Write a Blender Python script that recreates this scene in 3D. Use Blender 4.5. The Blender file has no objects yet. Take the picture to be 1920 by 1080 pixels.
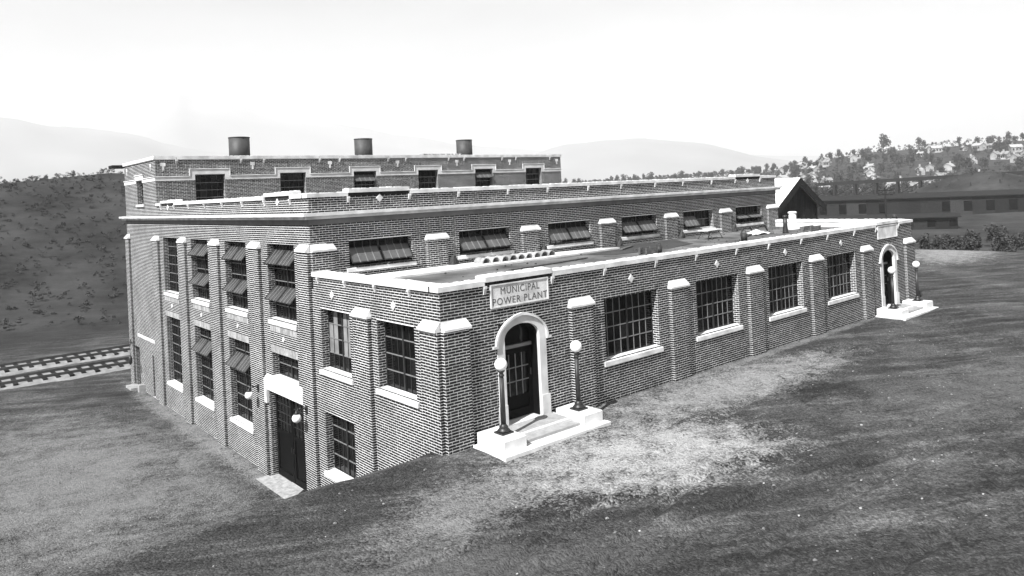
import bpy, math, random
import numpy as np
from mathutils import Vector, Matrix
random.seed(11)
rng = np.random.default_rng(11)
scene = bpy.context.scene
COL = scene.collection
# ------------------------------------------------------------------ camera
CX, CY, CZ = -9.349, -14.172, 5.875
YAW, PITCH, ROLL, FPX, PPX, PPY = 0.85633, 0.00393, -0.04649, 1390.98, 997.365, 352.0
cam_data = bpy.data.cameras.new('camera')
cam = bpy.data.objects.new('camera', cam_data); COL.objects.link(cam)
_f = Vector((math.cos(YAW)*math.cos(PITCH), math.sin(YAW)*math.cos(PITCH), math.sin(PITCH)))
_r = Vector((math.sin(YAW), -math.cos(YAW), 0)); _u = _r.cross(_f)
_r2 = _r*math.cos(ROLL)+_u*math.sin(ROLL); _u2 = -_r*math.sin(ROLL)+_u*math.cos(ROLL)
_m = Matrix((_r2, _u2, -_f)).transposed().to_4x4(); _m.translation = (CX, CY, CZ)
cam.matrix_world = _m
cam_data.sensor_width = 36; cam_data.sensor_fit = 'HORIZONTAL'
cam_data.lens = FPX/1920*36
cam_data.shift_x = (960-PPX)/1920; cam_data.shift_y = (PPY-540)/1920
cam_data.clip_start = .1; cam_data.clip_end = 40000
scene.camera = cam
# ------------------------------------------------------------------ sky and sun
ALPHA, ELEV = math.radians(17.5), math.radians(45.5)
SUN = Vector((-math.cos(ALPHA)*math.cos(ELEV), -math.sin(ALPHA)*math.cos(ELEV), math.sin(ELEV)))
world = bpy.data.worlds.new('World'); scene.world = world; world.use_nodes = True
wn, wl = world.node_tree.nodes, world.node_tree.links
wn.clear()
sky = wn.new('ShaderNodeTexSky'); sky.sky_type = 'NISHITA'; sky.sun_disc = False
sky.sun_elevation = ELEV; sky.sun_rotation = math.atan2(SUN.x, SUN.y)
sky.altitude = 1800; sky.air_density = 1.0; sky.dust_density = 2.0
bw = wn.new('ShaderNodeSeparateColor')   # the plate sees blue light only
bg = wn.new('ShaderNodeBackground'); bg.inputs['Strength'].default_value = 0.05
wo = wn.new('ShaderNodeOutputWorld')
# thin high cloud over the whole sky (the film is blue sensitive: one grey channel)
tc = wn.new('ShaderNodeTexCoord'); mp = wn.new('ShaderNodeMapping'); mp.inputs['Scale'].default_value = (3, 3, 9)
cn = wn.new('ShaderNodeTexNoise'); cn.inputs['Scale'].default_value = 1.6; cn.inputs['Detail'].default_value = 6
cr = wn.new('ShaderNodeMapRange'); cr.inputs[1].default_value = .35; cr.inputs[2].default_value = .7; cr.inputs[3].default_value = .98; cr.inputs[4].default_value = 1.22
mu = wn.new('ShaderNodeMath'); mu.operation = 'MULTIPLY'
wl.new(tc.outputs['Generated'], mp.inputs[0]); wl.new(mp.outputs[0], cn.inputs['Vector']); wl.new(cn.outputs[0], cr.inputs[0])
wl.new(sky.outputs[0], bw.inputs[0]); wl.new(bw.outputs[2], mu.inputs[0]); wl.new(cr.outputs[0], mu.inputs[1])
wl.new(mu.outputs[0], bg.inputs['Color']); wl.new(bg.outputs[0], wo.inputs['Surface'])
sun_d = bpy.data.lights.new('sun', 'SUN'); sun_d.energy = 5.0; sun_d.angle = math.radians(.5); sun_d.color = (1, 1, 1)
sun_o = bpy.data.objects.new('sun', sun_d); COL.objects.link(sun_o)
sun_o.rotation_euler = (-SUN).to_track_quat('-Z', 'Y').to_euler(); sun_o.location = (-40, -30, 60)
scene.view_settings.view_transform = 'Standard'; scene.view_settings.look = 'None'
scene.view_settings.exposure = 1.25; scene.view_settings.gamma = 1.0
scene.render.engine = 'CYCLES'
scene.cycles.volume_bounces = 1; scene.cycles.max_bounces = 6; scene.cycles.use_denoising = True

# ------------------------------------------------------------------ materials (black and white photograph: neutral greys)
def new_mat(name):
    m = bpy.data.materials.new(name); m.use_nodes = True
    b = m.node_tree.nodes['Principled BSDF']
    return m, m.node_tree.nodes, m.node_tree.links, b
def grey(v): return (v, v, v, 1)
def ramp(nt, stops):
    r = nt.new('ShaderNodeValToRGB'); e = r.color_ramp.elements
    e[0].position, e[0].color = stops[0][0], grey(stops[0][1]); e[1].position, e[1].color = stops[-1][0], grey(stops[-1][1])
    for p, v in stops[1:-1]:
        x = e.new(p); x.color = grey(v)
    return r
def mat(name, lo, hi, rough=.85, scale=6, bump=0.0, bscale=40, spec=.3, metal=0, detail=6, island=0.0):
    m, n, l, b = new_mat(name)
    t = n.new('ShaderNodeTexCoord'); nz = n.new('ShaderNodeTexNoise'); nz.inputs['Scale'].default_value = scale; nz.inputs['Detail'].default_value = detail
    l.new(t.outputs['Object'], nz.inputs['Vector'])
    r = ramp(n, [(.3, lo), (.7, hi)]); l.new(nz.outputs[0], r.inputs[0])
    out = r.outputs[0]
    if island:
        g = n.new('ShaderNodeNewGeometry'); oi = n.new('ShaderNodeObjectInfo')
        a = n.new('ShaderNodeMath'); a.operation = 'ADD'; l.new(g.outputs['Random Per Island'], a.inputs[0]); l.new(oi.outputs['Random'], a.inputs[1])
        fr = n.new('ShaderNodeMath'); fr.operation = 'FRACT'; l.new(a.outputs[0], fr.inputs[0])
        mr = n.new('ShaderNodeMapRange'); mr.inputs[3].default_value = 1-island; mr.inputs[4].default_value = 1+island; l.new(fr.outputs[0], mr.inputs[0])
        mx = n.new('ShaderNodeMix'); mx.data_type = 'RGBA'; mx.blend_type = 'MULTIPLY'; mx.inputs[0].default_value = 1
        l.new(out, mx.inputs[6]); l.new(mr.outputs[0], mx.inputs[7]); out = mx.outputs[2]
    l.new(out, b.inputs['Base Color'])
    b.inputs['Roughness'].default_value = rough; b.inputs['Specular IOR Level'].default_value = spec; b.inputs['Metallic'].default_value = metal
    if bump:
        n2 = n.new('ShaderNodeTexNoise'); n2.inputs['Scale'].default_value = bscale; n2.inputs['Detail'].default_value = 5
        l.new(t.outputs['Object'], n2.inputs['Vector'])
        bp = n.new('ShaderNodeBump'); bp.inputs['Strength'].default_value = bump; bp.inputs['Distance'].default_value = .02
        l.new(n2.outputs[0], bp.inputs['Height']); l.new(bp.outputs[0], b.inputs['Normal'])
    return m
M_BRICK = mat('brick', .010, .027, .85, 2.2, .35, 60, .25, island=.45)
M_MORTAR = mat('mortar', .60, .90, .95, .9, .4, 60, .1)
M_STONE = mat('cast stone', .42, .76, .85, 2.2, .25, 50, .2)
M_STONE2 = mat('pale cast stone', .46, .66, .85, 2.5, .25, 50, .2)
M_SOLDIER = mat('soldier brick', .26, .42, .9, 9, .3, 60, .2, island=.3)
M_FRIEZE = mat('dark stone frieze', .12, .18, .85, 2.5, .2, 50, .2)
M_STEEL = mat('painted steel sash', .14, .20, .5, 8, 0, 10, .4)
M_STEELD = mat('dark steel sash', .014, .028, .5, 8, 0, 10, .4)
M_GLASS = mat('window glass', .002, .005, .08, 1.5, .0, 3, .2)
M_GLASS2 = mat('smeared window glass', .006, .016, .2, 2.5, .0, 3, .3)
M_SHEEN = mat('glass with painted sky sheen', .028, .05, .25, 3, .05, 3, .5)  # sky reflection on the tilted vent panes, painted into the base colour
M_SHEEN2 = mat('glass with brighter painted sky sheen', .07, .11, .3, 3, .05, 3, .5)  # lighter copy for the front vents, more sky reflection in its colour
M_BLIND = mat('blind behind glass', .16, .30, .3, 2, 0, 3, .4)
M_WOOD = mat('dark varnished wood', .003, .006, .65, 12, .1, 80, .08)
M_IRON = mat('dark iron', .012, .022, .45, 8, .1, 60, .5)
M_GLOBE = mat('opal glass globe', .86, .90, .18, 3, 0, 10, .5)
M_TAR = mat('roofing felt', .045, .19, .9, .8, .3, 25, .2)
M_TARD = mat('fresh tar felt', .035, .06, .75, 1.2, .3, 25, .3)
M_CONC = mat('concrete', .50, .72, .92, 2.2, .3, 40, .2)
M_CONCG = mat('worn concrete', .24, .36, .92, 5, .3, 40, .2)
M_SILL = mat('gritty concrete sill', .22, .42, .95, 9, .3, 40, .2)
M_STACK = mat('sheet steel stack', .035, .06, .6, 3, .1, 20, .4)
M_TIMBER = mat('old timber', .07, .14, .9, 7, .3, 40, .2)
M_TIMBERD = mat('dark weathered boards', .009, .02, .92, 5, .3, 40, .15, island=.35)
M_TIMBER2 = mat('grey boards', .022, .04, .92, 5, .2, 40, .15)
M_ROOFW = mat('bright metal roof', .70, .80, .6, 3, 0, 10, .3)
M_ROOFD = mat('dark roof', .008, .018, .9, 3, .2, 10, .2)
M_LETTER = mat('incised lettering', .07, .12, .9, 8)
M_TILE = mat('clay tile', .22, .38, .9, 8, .2, 40, .2, island=.3)
M_BUCKET = mat('bucket', .02, .04, .6, 6)
M_CANVAS = mat('pale canvas', .6, .75, .9, 6, .2, 20)
M_LEAF = mat('foliage', .025, .07, .9, .6, 0, 5, .1, island=.4)
M_BARK = mat('bark', .05, .08, .9, 5)
M_HWALL = mat('house wall', .2, .42, .9, .5, island=.2)
M_HROOF = mat('house roof', .12, .3, .9, .5)
M_HROOF2 = mat('pale house roof', .25, .4, .9, .5)
M_STONEP = mat('field stone', .16, .34, .9, 6, .3, 20, .2, island=.4)
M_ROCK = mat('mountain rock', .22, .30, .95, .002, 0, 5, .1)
M_RAIL = mat('rail', .04, .08, .6, 4, 0, 5, .3, .2)
M_BALLAST = mat('ballast', .16, .28, .95, 3, .5, 20, .1)

def ground_material():
    m, n, l, b = new_mat('dirt ground')
    geo = n.new('ShaderNodeNewGeometry'); P = geo.outputs['Position']
    def noise(scale, det=8, rough=.6, stretch=None):
        t = n.new('ShaderNodeTexNoise'); t.inputs['Scale'].default_value = scale; t.inputs['Detail'].default_value = det; t.inputs['Roughness'].default_value = rough
        if stretch:
            k = n.new('ShaderNodeMapping'); k.vector_type = 'TEXTURE'; k.inputs['Rotation'].default_value = (0, 0, stretch[2]); k.inputs['Scale'].default_value = (stretch[0], stretch[1], 1)
            l.new(P, k.inputs[0]); l.new(k.outputs[0], t.inputs['Vector'])
        else: l.new(P, t.inputs['Vector'])
        return t.outputs[0]
    def math_(op, a, c, clamp=False):
        k = n.new('ShaderNodeMath'); k.operation = op; k.use_clamp = clamp
        for i, v in enumerate((a, c)):
            if isinstance(v, (int, float)): k.inputs[i].default_value = v
            else: l.new(v, k.inputs[i])
        return k.outputs[0]
    def mix(f, a, c):
        k = n.new('ShaderNodeMix'); k.data_type = 'RGBA'; l.new(f, k.inputs[0])
        for i, v in ((6, a), (7, c)):
            if isinstance(v, (int, float)): k.inputs[i].default_value = grey(v)
            else: l.new(v, k.inputs[i])
        return k.outputs[2]
    # soil: broad patches, soft drag streaks, crisp grains and clods
    def vor(scale, lo, hi):
        v = n.new('ShaderNodeTexVoronoi'); v.inputs['Scale'].default_value = scale; v.inputs['Randomness'].default_value = 1
        w = n.new('ShaderNodeTexNoise'); w.inputs['Scale'].default_value = scale*.7; w.inputs['Detail'].default_value = 3
        ad = n.new('ShaderNodeVectorMath'); ad.operation = 'MULTIPLY_ADD'; ad.inputs[1].default_value = (.12, .12, .12); l.new(w.outputs['Color'], ad.inputs[0]); l.new(P, ad.inputs[2])
        l.new(ad.outputs[0], v.inputs['Vector'])
        sp = n.new('ShaderNodeSeparateColor'); l.new(v.outputs['Color'], sp.inputs[0])
        k = n.new('ShaderNodeMapRange'); k.inputs[3].default_value = lo; k.inputs[4].default_value = hi; l.new(sp.outputs[0], k.inputs[0]); return k.outputs[0], v.outputs['Distance']
    def mul(a, c, f=1.0):
        k = n.new('ShaderNodeMix'); k.data_type = 'RGBA'; k.blend_type = 'MULTIPLY'; k.inputs[0].default_value = f; l.new(a, k.inputs[6]); l.new(c, k.inputs[7]); return k.outputs[2]
    r1 = ramp(n, [(.35, .020), (.50, .050), (.64, .13)]); l.new(noise(.33, 12, .6), r1.inputs[0])
    r2 = ramp(n, [(.38, .020), (.52, .050), (.66, .14)]); l.new(noise(1.6, 12, .68, (7.0, 1.0, -.55)), r2.inputs[0])
    f0 = n.new('ShaderNodeValue'); f0.outputs[0].default_value = .6
    soil = mix(f0.outputs[0], r1.outputs[0], r2.outputs[0])
    g1, d1 = vor(24, .66, 1.36); g2, d2 = vor(9, .68, 1.36)
    rough_area = ramp(n, [(.42, 0), (.58, 1)]); l.new(noise(.28, 4, .5), rough_area.inputs[0])
    def mulf(a, c, f):
        k = n.new('ShaderNodeMix'); k.data_type = 'RGBA'; k.blend_type = 'MULTIPLY'; l.new(f, k.inputs[0]); l.new(a, k.inputs[6]); l.new(c, k.inputs[7]); return k.outputs[2]
    soil = mul(soil, g1, .8); soil = mulf(soil, g2, rough_area.outputs[0])
    grit = ramp(n, [(.40, .45), (.5, 1.0), (.60, 1.9)]); l.new(noise(16, 6, .85), grit.inputs[0]); soil = mul(soil, grit.outputs[0], .7)
    # pale dry sand tipped out in front of the entrance
    sep = n.new('ShaderNodeSeparateXYZ'); l.new(P, sep.inputs[0])
    def blob(x, y, rx, ry, rot=0):
        cx_, sy_ = math.cos(rot), math.sin(rot)
        dx, dy = math_('SUBTRACT', sep.outputs[0], x), math_('SUBTRACT', sep.outputs[1], y)
        a = math_('DIVIDE', math_('ADD', math_('MULTIPLY', dx, cx_), math_('MULTIPLY', dy, sy_)), rx)
        c = math_('DIVIDE', math_('SUBTRACT', math_('MULTIPLY', dy, cx_), math_('MULTIPLY', dx, sy_)), ry)
        return math_('SUBTRACT', 1.0, math_('ADD', math_('MULTIPLY', a, a), math_('MULTIPLY', c, c)))
    def add_patch(base, x, y, rx, ry, rot, lo, hi, strength, nscale=1.7, namp=4.2):
        v = math_('ADD', blob(x, y, rx, ry, rot), math_('MULTIPLY', math_('SUBTRACT', noise(nscale, 10, .78), .5), namp))
        v = math_('ADD', v, math_('MULTIPLY', math_('SUBTRACT', g1, 1.0), 1.1))
        k = n.new('ShaderNodeMapRange'); k.inputs[1].default_value = 0; k.inputs[2].default_value = 1.1; k.inputs[3].default_value = 0; k.inputs[4].default_value = strength; l.new(v, k.inputs[0])
        c = ramp(n, [(.3, lo), (.7, hi)]); l.new(noise(9, 8, .75), c.inputs[0])
        return mix(k.outputs[0], base, c.outputs[0])
    # dark scrub on the hillside beyond the tracks
    hy = n.new('ShaderNodeMapRange'); hy.inputs[1].default_value = 44; hy.inputs[2].default_value = 50; hy.inputs[3].default_value = 0; hy.inputs[4].default_value = .9; l.new(sep.outputs[1], hy.inputs[0])
    hx = n.new('ShaderNodeMapRange'); hx.inputs[1].default_value = 70; hx.inputs[2].default_value = 40; hx.inputs[3].default_value = 0; hx.inputs[4].default_value = 1; l.new(sep.outputs[0], hx.inputs[0])
    scr = ramp(n, [(.35, .014), (.65, .05)]); l.new(noise(.12, 10, .7), scr.inputs[0])
    soil = mix(math_('MULTIPLY', hy.outputs[0], hx.outputs[0]), soil, scr.outputs[0])
    hx2 = n.new('ShaderNodeMapRange'); hx2.inputs[1].default_value = 56; hx2.inputs[2].default_value = 64; hx2.inputs[3].default_value = 0; hx2.inputs[4].default_value = .92; l.new(sep.outputs[0], hx2.inputs[0])
    scr2 = ramp(n, [(.35, .015), (.65, .06)]); l.new(noise(.09, 10, .72), scr2.inputs[0])
    soil = mix(hx2.outputs[0], soil, scr2.outputs[0])
    col = add_patch(soil, 2.9, -3.3, 3.6, 2.2, -.35, .24, .46, 1.0, 1.3)
    col = add_patch(col, 9.0, -1.6, 6.5, 1.5, -.05, .2, .42, .75)
    col = add_patch(col, 13, -.2, 13, .3, 0, .18, .34, .5)
    col = add_patch(col, -1.2, -2.6, 2.6, 1.2, .3, .16, .32, .65)
    col = add_patch(col, -5, 15, 5.5, 11, 0, .10, .27, .8, .8, 4.5)
    col = add_patch(col, 14, -7.5, 7, 2.2, -.3, .08, .17, .6, .9, 4.5)
    col = add_patch(col, -3.4, -4.2, 4.5, 1.2, -.5, .07, .16, .6, .9, 4.5)
    col = add_patch(col, -.3, 18, .55, 13, 0, .2, .34, .6)
    col = add_patch(col, -6.5, .35, 2.6, .5, 0, .12, .26, .45)  # sunlit edge of the bank's crest, painted as a paler streak
    col = add_patch(col, 49, 7, 9, 3.5, .3, .25, .4, .7)
    l.new(col, b.inputs['Base Color'])
    b.inputs['Roughness'].default_value = .95; b.inputs['Specular IOR Level'].default_value = .1
    bp = n.new('ShaderNodeBump'); bp.inputs['Strength'].default_value = .9; bp.inputs['Distance'].default_value = .05
    hsum = math_('ADD', noise(7, 10, .75), math_('MULTIPLY', d1, -.5)); l.new(hsum, bp.inputs['Height']); l.new(bp.outputs[0], b.inputs['Normal'])
    return m
M_GROUND = ground_material()

# ------------------------------------------------------------------ mesh helpers
def mesh_np(name, V, Q, mats=None, mi=None, smooth=False):
    """V (n,3) array, Q list/array of faces (all quads array or list of tuples)"""
    me = bpy.data.meshes.new(name)
    if isinstance(Q, np.ndarray):
        k = Q.shape[1]
        me.vertices.add(len(V)); me.vertices.foreach_set('co', np.asarray(V, np.float32).ravel())
        me.loops.add(Q.size); me.loops.foreach_set('vertex_index', Q.astype(np.int32).ravel())
        me.polygons.add(len(Q)); me.polygons.foreach_set('loop_start', np.arange(len(Q), dtype=np.int32)*k)
        me.update(calc_edges=True)
    else:
        me.from_pydata([tuple(v) for v in V], [], Q)
    for m in (mats or []): me.materials.append(m)
    if mi is not None: me.polygons.foreach_set('material_index', np.asarray(mi, np.int32))
    if smooth: me.polygons.foreach_set('use_smooth', np.ones(len(me.polygons), bool))
    me.update(); me.validate()
    return me
BOXQ = np.array([[0,3,2,1],[4,5,6,7],[0,1,5,4],[1,2,6,5],[2,3,7,6],[3,0,4,7]])
def boxes_arrays(mn, mx):
    mn, mx = np.asarray(mn, float), np.asarray(mx, float); N = len(mn)
    V = np.empty((N, 8, 3)); 
    for i, (a, b_, c) in enumerate([(0,0,0),(1,0,0),(1,1,0),(0,1,0),(0,0,1),(1,0,1),(1,1,1),(0,1,1)]):
        for j, s in enumerate((a, b_, c)): V[:, i, j] = (mx if s else mn)[:, j]
    Q = BOXQ[None]+(np.arange(N)*8)[:, None, None]
    return V.reshape(-1, 3), Q.reshape(-1, 4)
class MB:
    """collects world-space shapes into ONE mesh object; materials by slot"""
    def __init__(s): s.v = []; s.f = []; s.mi = []; s.mats = []; s.sm = []
    def slot(s, m):
        if m not in s.mats: s.mats.append(m)
        return s.mats.index(m)
    def raw(s, V, F, m, smooth=False):
        o = len(s.v); s.v += [tuple(p) for p in V]; k = s.slot(m)
        for f in F: s.f.append(tuple(i+o for i in f)); s.mi.append(k); s.sm.append(smooth)
        return s
    def box(s, x0, x1, y0, y1, z0, z1, m):
        V = [(x0,y0,z0),(x1,y0,z0),(x1,y1,z0),(x0,y1,z0),(x0,y0,z1),(x1,y0,z1),(x1,y1,z1),(x0,y1,z1)]
        return s.raw(V, BOXQ.tolist(), m)
    def hexa(s, V, m): return s.raw(V, BOXQ.tolist(), m)
    def lathe(s, cx, cy, prof, m, n=20, smooth=True):
        V = []; F = []
        for r, z in prof:
            for i in range(n):
                a = 2*math.pi*i/n; V.append((cx+r*math.cos(a), cy+r*math.sin(a), z))
        for j in range(len(prof)-1):
            for i in range(n):
                a, b_ = j*n+i, j*n+(i+1) % n; F.append((a, b_, b_+n, a+n))
        F.append(tuple(range(n-1, -1, -1))); F.append(tuple((len(prof)-1)*n+i for i in range(n)))
        return s.raw(V, F, m, smooth)
    def sphere(s, c, r, m, n=24, k=14):
        V = [(c[0], c[1], c[2]-r)]; F = []
        for j in range(1, k):
            t = -math.pi/2+math.pi*j/k
            for i in range(n):
                a = 2*math.pi*i/n; V.append((c[0]+r*math.cos(t)*math.cos(a), c[1]+r*math.cos(t)*math.sin(a), c[2]+r*math.sin(t)))
        V.append((c[0], c[1], c[2]+r)); L = len(V)-1
        for i in range(n): F.append((0, 1+(i+1) % n, 1+i)); F.append((L, L-n+i, L-n+(i+1) % n))
        for j in range(k-2):
            for i in range(n):
                a, b_ = 1+j*n+i, 1+j*n+(i+1) % n; F.append((a, b_, b_+n, a+n))
        return s.raw(V, F, m, True)
    def tube(s, p, q, r, m, n=8, r2=None):
        p, q = Vector(p), Vector(q); d = (q-p).normalized(); r2 = r if r2 is None else r2
        a = d.orthogonal().normalized(); b_ = d.cross(a); V = []; F = []
        for c, rr in ((p, r), (q, r2)):
            for i in range(n):
                t = 2*math.pi*i/n; V.append(c+(a*math.cos(t)+b_*math.sin(t))*rr)
        for i in range(n): F.append((i, (i+1) % n, n+(i+1) % n, n+i))
        F.append(tuple(range(n-1, -1, -1))); F.append(tuple(range(n, 2*n)))
        return s.raw(V, F, m, True)
    def prism(s, poly, axis, a, b_, m):
        """poly list of (p,q) in the two other axes (cyclic order after axis), extruded from a to b"""
        n = len(poly); V = []
        for t in (a, b_):
            for p, q in poly:
                c = [0, 0, 0]; c[axis] = t; c[(axis+1) % 3] = p; c[(axis+2) % 3] = q; V.append(tuple(c))
        ar = sum(poly[i][0]*poly[(i+1) % n][1]-poly[(i+1) % n][0]*poly[i][1] for i in range(n))
        F = [(i, (i+1) % n, n+(i+1) % n, n+i) for i in range(n)]+[tuple(range(n-1, -1, -1)), tuple(range(n, 2*n))]
        if (ar < 0) != (b_ < a): F = [tuple(reversed(f)) for f in F]
        return s.raw(V, F, m)
    def mesh(s, name):
        me = bpy.data.meshes.new(name); me.from_pydata(s.v, [], s.f)
        for m in s.mats: me.materials.append(m)
        me.polygons.foreach_set('material_index', s.mi); me.polygons.foreach_set('use_smooth', s.sm); me.update()
        return me
    def build(s, name, parent=None):
        o = bpy.data.objects.new(name, s.mesh(name)); COL.objects.link(o)
        if parent is not None: attach(o, parent)
        return o
def attach(o, parent):
    o.parent = parent
    o.matrix_parent_inverse = world_of(parent).inverted()
def world_of(o):
    m = o.matrix_basis
    return m if o.parent is None else world_of(o.parent) @ o.matrix_parent_inverse @ m
def empty(name, loc=(0, 0, 0)):
    o = bpy.data.objects.new(name, None); COL.objects.link(o); o.location = loc; o.empty_display_size = .3
    return o
def tag(o, label=None, cat=None, group=None, kind=None):
    if label: o['label'] = label
    if cat: o['category'] = cat
    if group: o['group'] = group
    if kind: o['kind'] = kind
    return o
def link(name, me, parent=None):
    o = bpy.data.objects.new(name, me); COL.objects.link(o)
    if parent is not None: attach(o, parent)
    return o
def vnoise(x, y, seed=0):
    x, y = np.asarray(x, float), np.asarray(y, float)
    xi, yi = np.floor(x), np.floor(y); fx, fy = x-xi, y-yi
    fx, fy = fx*fx*(3-2*fx), fy*fy*(3-2*fy)
    def h(a, b_):
        t = np.sin(a*127.1+b_*311.7+seed*74.7)*43758.5453
        return t-np.floor(t)
    return (h(xi, yi)*(1-fx)+h(xi+1, yi)*fx)*(1-fy)+(h(xi, yi+1)*(1-fx)+h(xi+1, yi+1)*fx)*fy
def fbm(x, y, oct=4, seed=0):
    s = 0; a = .5
    for i in range(oct): s = s+a*(vnoise(x*2**i, y*2**i, seed+i)-.5); a *= .5
    return s
def sstep(a, b_, v):
    t = np.clip((np.asarray(v, float)-a)/(b_-a), 0, 1); return t*t*(3-2*t)

# ------------------------------------------------------------------ ground, one sheet to the horizon
def terrain(x, y):
    x, y = np.asarray(x, float), np.asarray(y, float)
    R = np.hypot(x-CX, y-CY); hd = np.degrees(np.arctan2(y-CY, x-CX))
    yc = .12+np.clip((x-.5)/24, 0, 1)*16
    wob = .10*np.sin(x*1.7)+.06*np.sin(x*4.3+1)
    w = 1-sstep(0, 1, (y-yc-np.where(x < -.2, wob*.6, 0))/4.6)
    z = -3.2*(1-w)
    z = z-(4.0+z)*sstep(48, 80, x)*sstep(-80, -20, y+60)          # falls to the rail yard beyond
    # dark hillside beyond the tracks on the left
    hl = sstep(62, 70, hd)*(1-sstep(140, 160, hd))
    z = z+hl*(sstep(64, 125, R)*13.5+3*fbm(x/16, y/16, 3, 5)*sstep(64, 100, R))
    # long town hill on the right
    prof = np.interp(hd, [-60, 5, 15, 21, 24.5, 27.5, 30, 34, 43, 60], [30, 30, 27, 26, 25.5, 22, 13.5, 11, 9, 8])
    hr = sstep(300, 720, R)*(prof+4)+sstep(240, 500, R)*3*fbm(x/60, y/60, 3, 9)
    z = z+hr*(1-hl)
    z = np.where(R > 900, z-(R-900)*.012*(1-hl)-hl*(R-900)*.004, z)
    # embankment on the right edge
    ex, ey = x-196, y-52
    z = z+9.5*np.exp(-((ex*.34+ey*.94)/22)**2-((ex*.94-ey*.34)/16)**2)
    # rough surface
    near = np.clip(60/np.maximum(R, 1), 0, 1)
    flat = 1-np.exp(-np.maximum(-y, 0)/.5)*(x > -.5)*(x < 27)*(y < .5)
    d = .13*fbm(x*.45, y*.45, 3, 1)+.07*fbm(x*1.2+1.1*y, (y-x*.6)*1.5, 4, 3)+.05*fbm(x*4, y*4, 3, 8)*sstep(-.15, .15, fbm(x*.3, y*.3, 3, 12))
    ruts = 0
    for (y0_, sl, am, ph) in ((-7.2, -.10, .5, 0), (-5.9, -.16, .4, 2), (-9.3, -.05, .6, 4), (-4.6, .22, .3, 1)):
        for o_ in (-.62, .62):
            c_ = y-(y0_+o_+sl*(x-3)+am*np.sin(x*.23+ph)); k_ = np.exp(-(c_/.10)**2)-.45*np.exp(-((np.abs(c_)-.2)/.08)**2)
            ruts = ruts-.05*k_*(.4+vnoise(x*.8, y*.8, 33))
    z = z+ruts*((R < 40) & (y < -.6))*sstep(-9, -5, x)
    edge = np.where((y > 6) & (x > -1.2), .25, 1.0)
    return z+d*near*flat*edge
def build_ground():
    fine = np.linspace(math.radians(-3), math.radians(100), 460)
    coarse = np.linspace(math.radians(100), math.radians(357), 90)[1:-1]
    A = np.concatenate([fine, coarse]); nr = 540
    Rr = np.concatenate([[0.0], np.geomspace(2.0, 9, 24)[:-1], np.geomspace(9, 45, 330)[:-1], np.geomspace(45, 9500, 210)])
    aa, rr = np.meshgrid(A, Rr); X = CX+rr*np.cos(aa); Y = CY+rr*np.sin(aa)
    Z = terrain(X, Y)
    V = np.stack([X, Y, Z], -1).reshape(-1, 3); na = len(A)
    i, j = np.meshgrid(np.arange(len(Rr)-1), np.arange(na), indexing='ij'); j2 = (j+1) % na
    Q = np.stack([i*na+j, (i+1)*na+j, (i+1)*na+j2, i*na+j2], -1).reshape(-1, 4)
    o = link('ground', mesh_np('ground', V, Q, [M_GROUND], smooth=True)); tag(o, kind='structure')
    return o
build_ground()

# ------------------------------------------------------------------ mountains far behind
def ridge(name, dist, pts, seed, depth):
    xs = np.linspace(-900, 2700, 260)
    prof = np.interp(xs, [p[0] for p in pts], [p[1] for p in pts])
    V = []; rows = 9
    for k in range(rows):
        t = k/(rows-1)
        for px, py in zip(xs, prof):
            ang = YAW-math.atan((px-PPX)/FPX); hor = PPY-(px-PPX)*.0465
            el = max(hor-py, 2)/FPX*math.cos(math.atan((px-PPX)/FPX))
            R = dist-depth*(1-t); x, y = CX+R*math.cos(ang), CY+R*math.sin(ang)
            hgt = el*dist*(t**.8)*(1+.10*float(fbm(px/55+k*.3, k*.9, 3, seed))*(1 if k else 0))-30*(1-t)
            V.append((x, y, hgt))
    n = len(xs); Q = [(k*n+i+1, k*n+i, (k+1)*n+i, (k+1)*n+i+1) for k in range(rows-1) for i in range(n-1)]
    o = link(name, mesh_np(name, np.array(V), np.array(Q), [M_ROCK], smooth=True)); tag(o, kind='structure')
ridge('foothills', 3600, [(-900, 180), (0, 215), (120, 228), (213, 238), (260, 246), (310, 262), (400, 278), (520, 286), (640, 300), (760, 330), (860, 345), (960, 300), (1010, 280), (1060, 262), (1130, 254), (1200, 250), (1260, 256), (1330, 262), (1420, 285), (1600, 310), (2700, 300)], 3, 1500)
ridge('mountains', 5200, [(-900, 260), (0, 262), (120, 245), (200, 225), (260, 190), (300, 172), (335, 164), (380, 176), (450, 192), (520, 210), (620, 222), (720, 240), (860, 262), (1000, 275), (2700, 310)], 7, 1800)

# ------------------------------------------------------------------ the power plant
L, Y1, Y2, Y3 = 25.5, 6.72, 23.11, 29.0
HJ, BJ = .0066, .0090                        # half head and bed joints
CRS, BP = .068, .205                      # course height, stretcher pitch
plant = empty('power_plant', (0, 0, -3.2))
tag(plant, 'flat roofed brick power plant with pale stone trim and stepped parapets', 'building')
brick_mn, brick_mx, brick_wall = [], [], []
def frame_pos(ax, org, u, d, z):
    """ax 0: face in plane x=org looking to -x, u runs along y ; ax 1: plane y=org looking to -y, u runs along x"""
    return (org+d, u, z) if ax == 0 else (u, org+d, z)
def fbox(mb, ax, org, u0, u1, d0, d1, z0, z1, m, sgn=1):
    a = frame_pos(ax, org, u0, d0*sgn, z0); b_ = frame_pos(ax, org, u1, d1*sgn, z1)
    mb.box(min(a[0], b_[0]), max(a[0], b_[0]), min(a[1], b_[1]), max(a[1], b_[1]), z0, z1, m)
def in_holes(holes, z):
    out = []
    for h in holes:
        if callable(h):
            r = h(z)
            if r: out.append(r)
        elif h[2] < z < h[3]: out.append((h[0], h[1]))
    return out
wall_objs = []
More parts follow.
